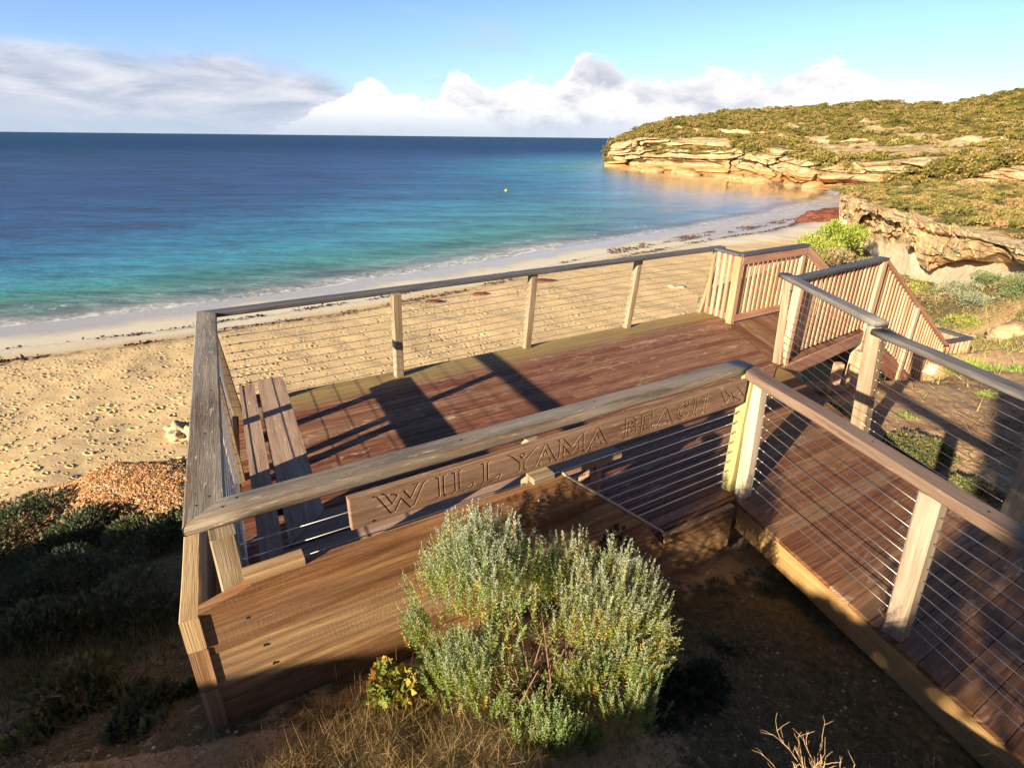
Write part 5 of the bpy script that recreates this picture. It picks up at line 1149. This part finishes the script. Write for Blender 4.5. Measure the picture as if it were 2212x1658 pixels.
mb = MB(); mb.tube([L0+Vector((0, 0, z)) for z in (-.1, .03, .15, .27, .33)], [.12, .22, .23, .12, .04], 14); mb.build('float', yel, by_, smooth=True)
mb = MB(); mb.tube([L0+Vector((0, 0, .3)), L0+Vector((0, 0, .6))], .02, 6); mb.build('mast', greyf, by_)
q = hit(333, 1617); rock('snail_shell', 'tiny white snail shell on the dark soil at the bottom left', (q[0], q[1], q[2]+.006), (.011, .009, .007), white, 3, cat='shell', sub=2, amp=.1)

# ------------------------------------------------------------------ unseen scrub added behind the camera, its outline shaped to shade the foreground
dS = np.array([.6585, .7526]); eS = np.array([.7526, -.6585])
prof = np.array([(-13, -5.6), (-10.5, -3.9), (-9.2, -2.75), (-8.4, -2.2), (-7.4, -1.75), (-6.2, -1.3), (-5, -.7), (-3, .25), (-2.3, .44), (-1.85, .44), (-1.6, .28), (-1.3, .12), (-1.0, .16), (-.82, .62), (-.6, .84), (-.35, .88), (-.05, .95), (.10, 1.08), (.17, 1.3), (.28, 1.45), (.34, 2.4), (.68, 2.4), (.80, 1.5), (1.5, 1.3), (4, 1.2)])  # top outline set by wanted shadow edges; tall step stands in for the photographer
N_ = 120000; us = rng.uniform(-13, 4, N_); top = np.interp(us, prof[:, 0], prof[:, 1])+(fbm(us*3.1, us*0, 4, 90)-.5)*.16
S0 = -4.6; ws = top-np.abs(rng.normal(size=N_))*np.where(us > 0, .9, .6); ws = np.maximum(ws, top-2.4)
ss_ = S0+rng.uniform(-.5, .3, N_)
P = np.stack([dS[0]*ss_+eS[0]*us, dS[1]*ss_+eS[1]*us, ws-ss_/3.19], -1)
D = rng.normal(size=(N_, 3)); v, f, c = leaves(P, D, rng.uniform(.04, .09, N_), .045, hsvjit((.10, .12, .05), N_))
tag(npmesh('scrub', v, f, M['scrub'], vcol=c), label='unseen scrub mass added behind the photographer, outline shaped to cast the foreground shade', cat='scrub', kind='stuff')
# ------------------------------------------------------------------ light and sky
SUNV = Vector((-2.1, -2.4, 1.0)).normalized()
SUN_EL = math.asin(SUNV.z); 
sd = bpy.data.lights.new('sun', 'SUN'); sd.energy = 5.0; sd.angle = R(.55); sd.color = (1, .84, .60)
so = bpy.data.objects.new('sun', sd); COL.objects.link(so); so.rotation_euler = SUNV.to_track_quat('Z', 'Y').to_euler()
w = bpy.data.worlds.new('World'); sc.world = w; w.use_nodes = True
nt = NT(w); bg = nt.n['Background']; STR = .06; EXPO = 1.45; K = 1/(STR*2**EXPO)
sky = nt.new('ShaderNodeTexSky', sky_type='NISHITA'); sky.sun_disc = False; sky.sun_elevation = SUN_EL; sky.sun_rotation = math.atan2(SUNV.x, SUNV.y)
sky.air_density = 1.0; sky.dust_density = .3; sky.ozone_density = 2.0; sky.altitude = 10
tc = nt.new('ShaderNodeTexCoord').outputs['Generated']; sp = nt.new('ShaderNodeSeparateXYZ'); nt.put(sp.inputs[0], tc); X_, Y_, Z_ = sp.outputs
azn = nt.math('ARCTAN2', X_, Y_); hyp = nt.math('SQRT', nt.math('ADD', nt.math('MULTIPLY', X_, X_), nt.math('MULTIPLY', Y_, Y_))); el = nt.math('DIVIDE', Z_, nt.math('MAXIMUM', hyp, .02))
cv = nt.new('ShaderNodeCombineXYZ'); nt.put(cv.inputs[0], nt.math('MULTIPLY', azn, 1.0)); nt.put(cv.inputs[1], nt.math('MULTIPLY', el, 2.0)); cvec = cv.outputs[0]
def px2(px, py): r = ray(px, py); return math.atan2(r[0], r[1]), r[2]/math.hypot(r[0], r[1])
def curve(inp, pts, lo, hi, vlo, vhi):
    mr = nt.mapr(inp, lo, hi); n = nt.new('ShaderNodeFloatCurve'); nt.put(n.inputs['Value'], mr); c = n.mapping.curves[0]
    pts = sorted([((p[0]-lo)/(hi-lo), (p[1]-vlo)/(vhi-vlo)) for p in pts])
    c.points[0].location = pts[0]; c.points[1].location = pts[-1]
    for p in pts[1:-1]: c.points.new(*p)
    for p in c.points: p.handle_type = 'AUTO'
    n.mapping.update(); return nt.math('MULTIPLY_ADD', n.outputs[0], vhi-vlo, vlo)
LO, HI = -1.2, 1.2
def envl(pl): return curve(azn, [(LO, pl[0][2])]+[(px2(a, b)[0], px2(a, b)[1]) for a, b, *_ in pl[1:-1]]+[(HI, pl[-1][2])], LO, HI, 0, .3)
# grey stratus on the left
e1 = envl([(0, 0, .15), (0, 62), (150, 80), (330, 105), (470, 95), (600, 118), (700, 150), (780, 195), (860, 225), (1000, 255), (1200, 280), (0, 0, .02)])
# cumulus bank
e2 = envl([(0, 0, .02), (600, 282), (690, 225), (760, 205), (805, 170), (850, 208), (930, 220), (985, 152), (1060, 180), (1130, 175), (1200, 180), (1265, 108), (1370, 160), (1450, 172), (1555, 145), (1640, 172), (1790, 135), (1890, 172), (2010, 190), (2060, 235), (2200, 262), (0, 0, .05)])
n_big = nt.noise(cvec, 7, 8, .62, .3); n_fine = nt.noise(nt.scalev(cvec, 1, 1.2, 1), 26, 8, .65, .5)
n_soft = nt.noise(nt.scalev(cvec, .8, 1.8, 1), 7, 7, .58, .5)
d_st = nt.math('ADD', nt.math('SUBTRACT', e1, el), nt.math('MULTIPLY', nt.math('SUBTRACT', n_soft, .5), .085))
m_st = nt.mapr(d_st, -.010, .030, 0, .95, True)
d_cu = nt.math('ADD', nt.math('SUBTRACT', e2, el), nt.math('ADD', nt.math('MULTIPLY', nt.math('SUBTRACT', n_fine, .5), .045), nt.math('MULTIPLY', nt.math('SUBTRACT', n_big, .5), .055)))
m_cu = nt.mapr(d_cu, -.002, .007, 0, 1, True)
haze = nt.mapr(el, 0, .055, 1, 0, True)
def cl(r, g, b): return tuple(c*K for c in (r, g, b))
st_col = nt.mix(nt.mapr(nt.noise(nt.scalev(cvec, .8, 1.7, 1), 9, 7, .6, .5), .38, .64), cl(.50, .56, .71), cl(.84, .85, .92))
cu_sh = nt.math('ADD', nt.mapr(n_big, .39, .60), nt.math('MULTIPLY', nt.math('SUBTRACT', n_fine, .5), 1.2))
cu_top = nt.math('ADD', nt.mapr(d_cu, .0, .03, .5, 0, True), nt.mapr(el, .075, .03, 0, .4))
cu_col = nt.mix(nt.math('ADD', cu_sh, cu_top, clamp=True), cl(.57, .61, .73), cl(1.18, 1.15, 1.12))
hz_col = nt.mix(nt.mapr(azn, -.9, .5), cl(.50, .62, .80), cl(.74, .80, .92))
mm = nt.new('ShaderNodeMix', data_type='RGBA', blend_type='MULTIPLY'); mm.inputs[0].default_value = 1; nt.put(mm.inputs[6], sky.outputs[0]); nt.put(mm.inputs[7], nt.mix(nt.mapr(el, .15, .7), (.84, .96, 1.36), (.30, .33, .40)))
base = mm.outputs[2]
# thin high wisps
wisp = nt.math('MULTIPLY', nt.mapr(nt.noise(nt.scalev(cvec, .9, 2.2, 1, (3, 1, 0)), 4, 7, .6, .5), .56, .75, 0, .5), nt.mapr(el, .35, .1, 0, 1))
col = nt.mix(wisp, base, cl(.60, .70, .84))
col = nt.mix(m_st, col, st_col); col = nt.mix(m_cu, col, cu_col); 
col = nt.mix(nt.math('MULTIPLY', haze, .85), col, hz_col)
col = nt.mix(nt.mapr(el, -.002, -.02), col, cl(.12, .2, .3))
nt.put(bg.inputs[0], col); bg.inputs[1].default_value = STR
sc.view_settings.view_transform = 'Standard'; sc.view_settings.look = 'None'; sc.view_settings.exposure = EXPO; sc.view_settings.gamma = 1
try: sc.cycles.max_bounces = 4; sc.cycles.transparent_max_bounces = 6
except Exception: pass
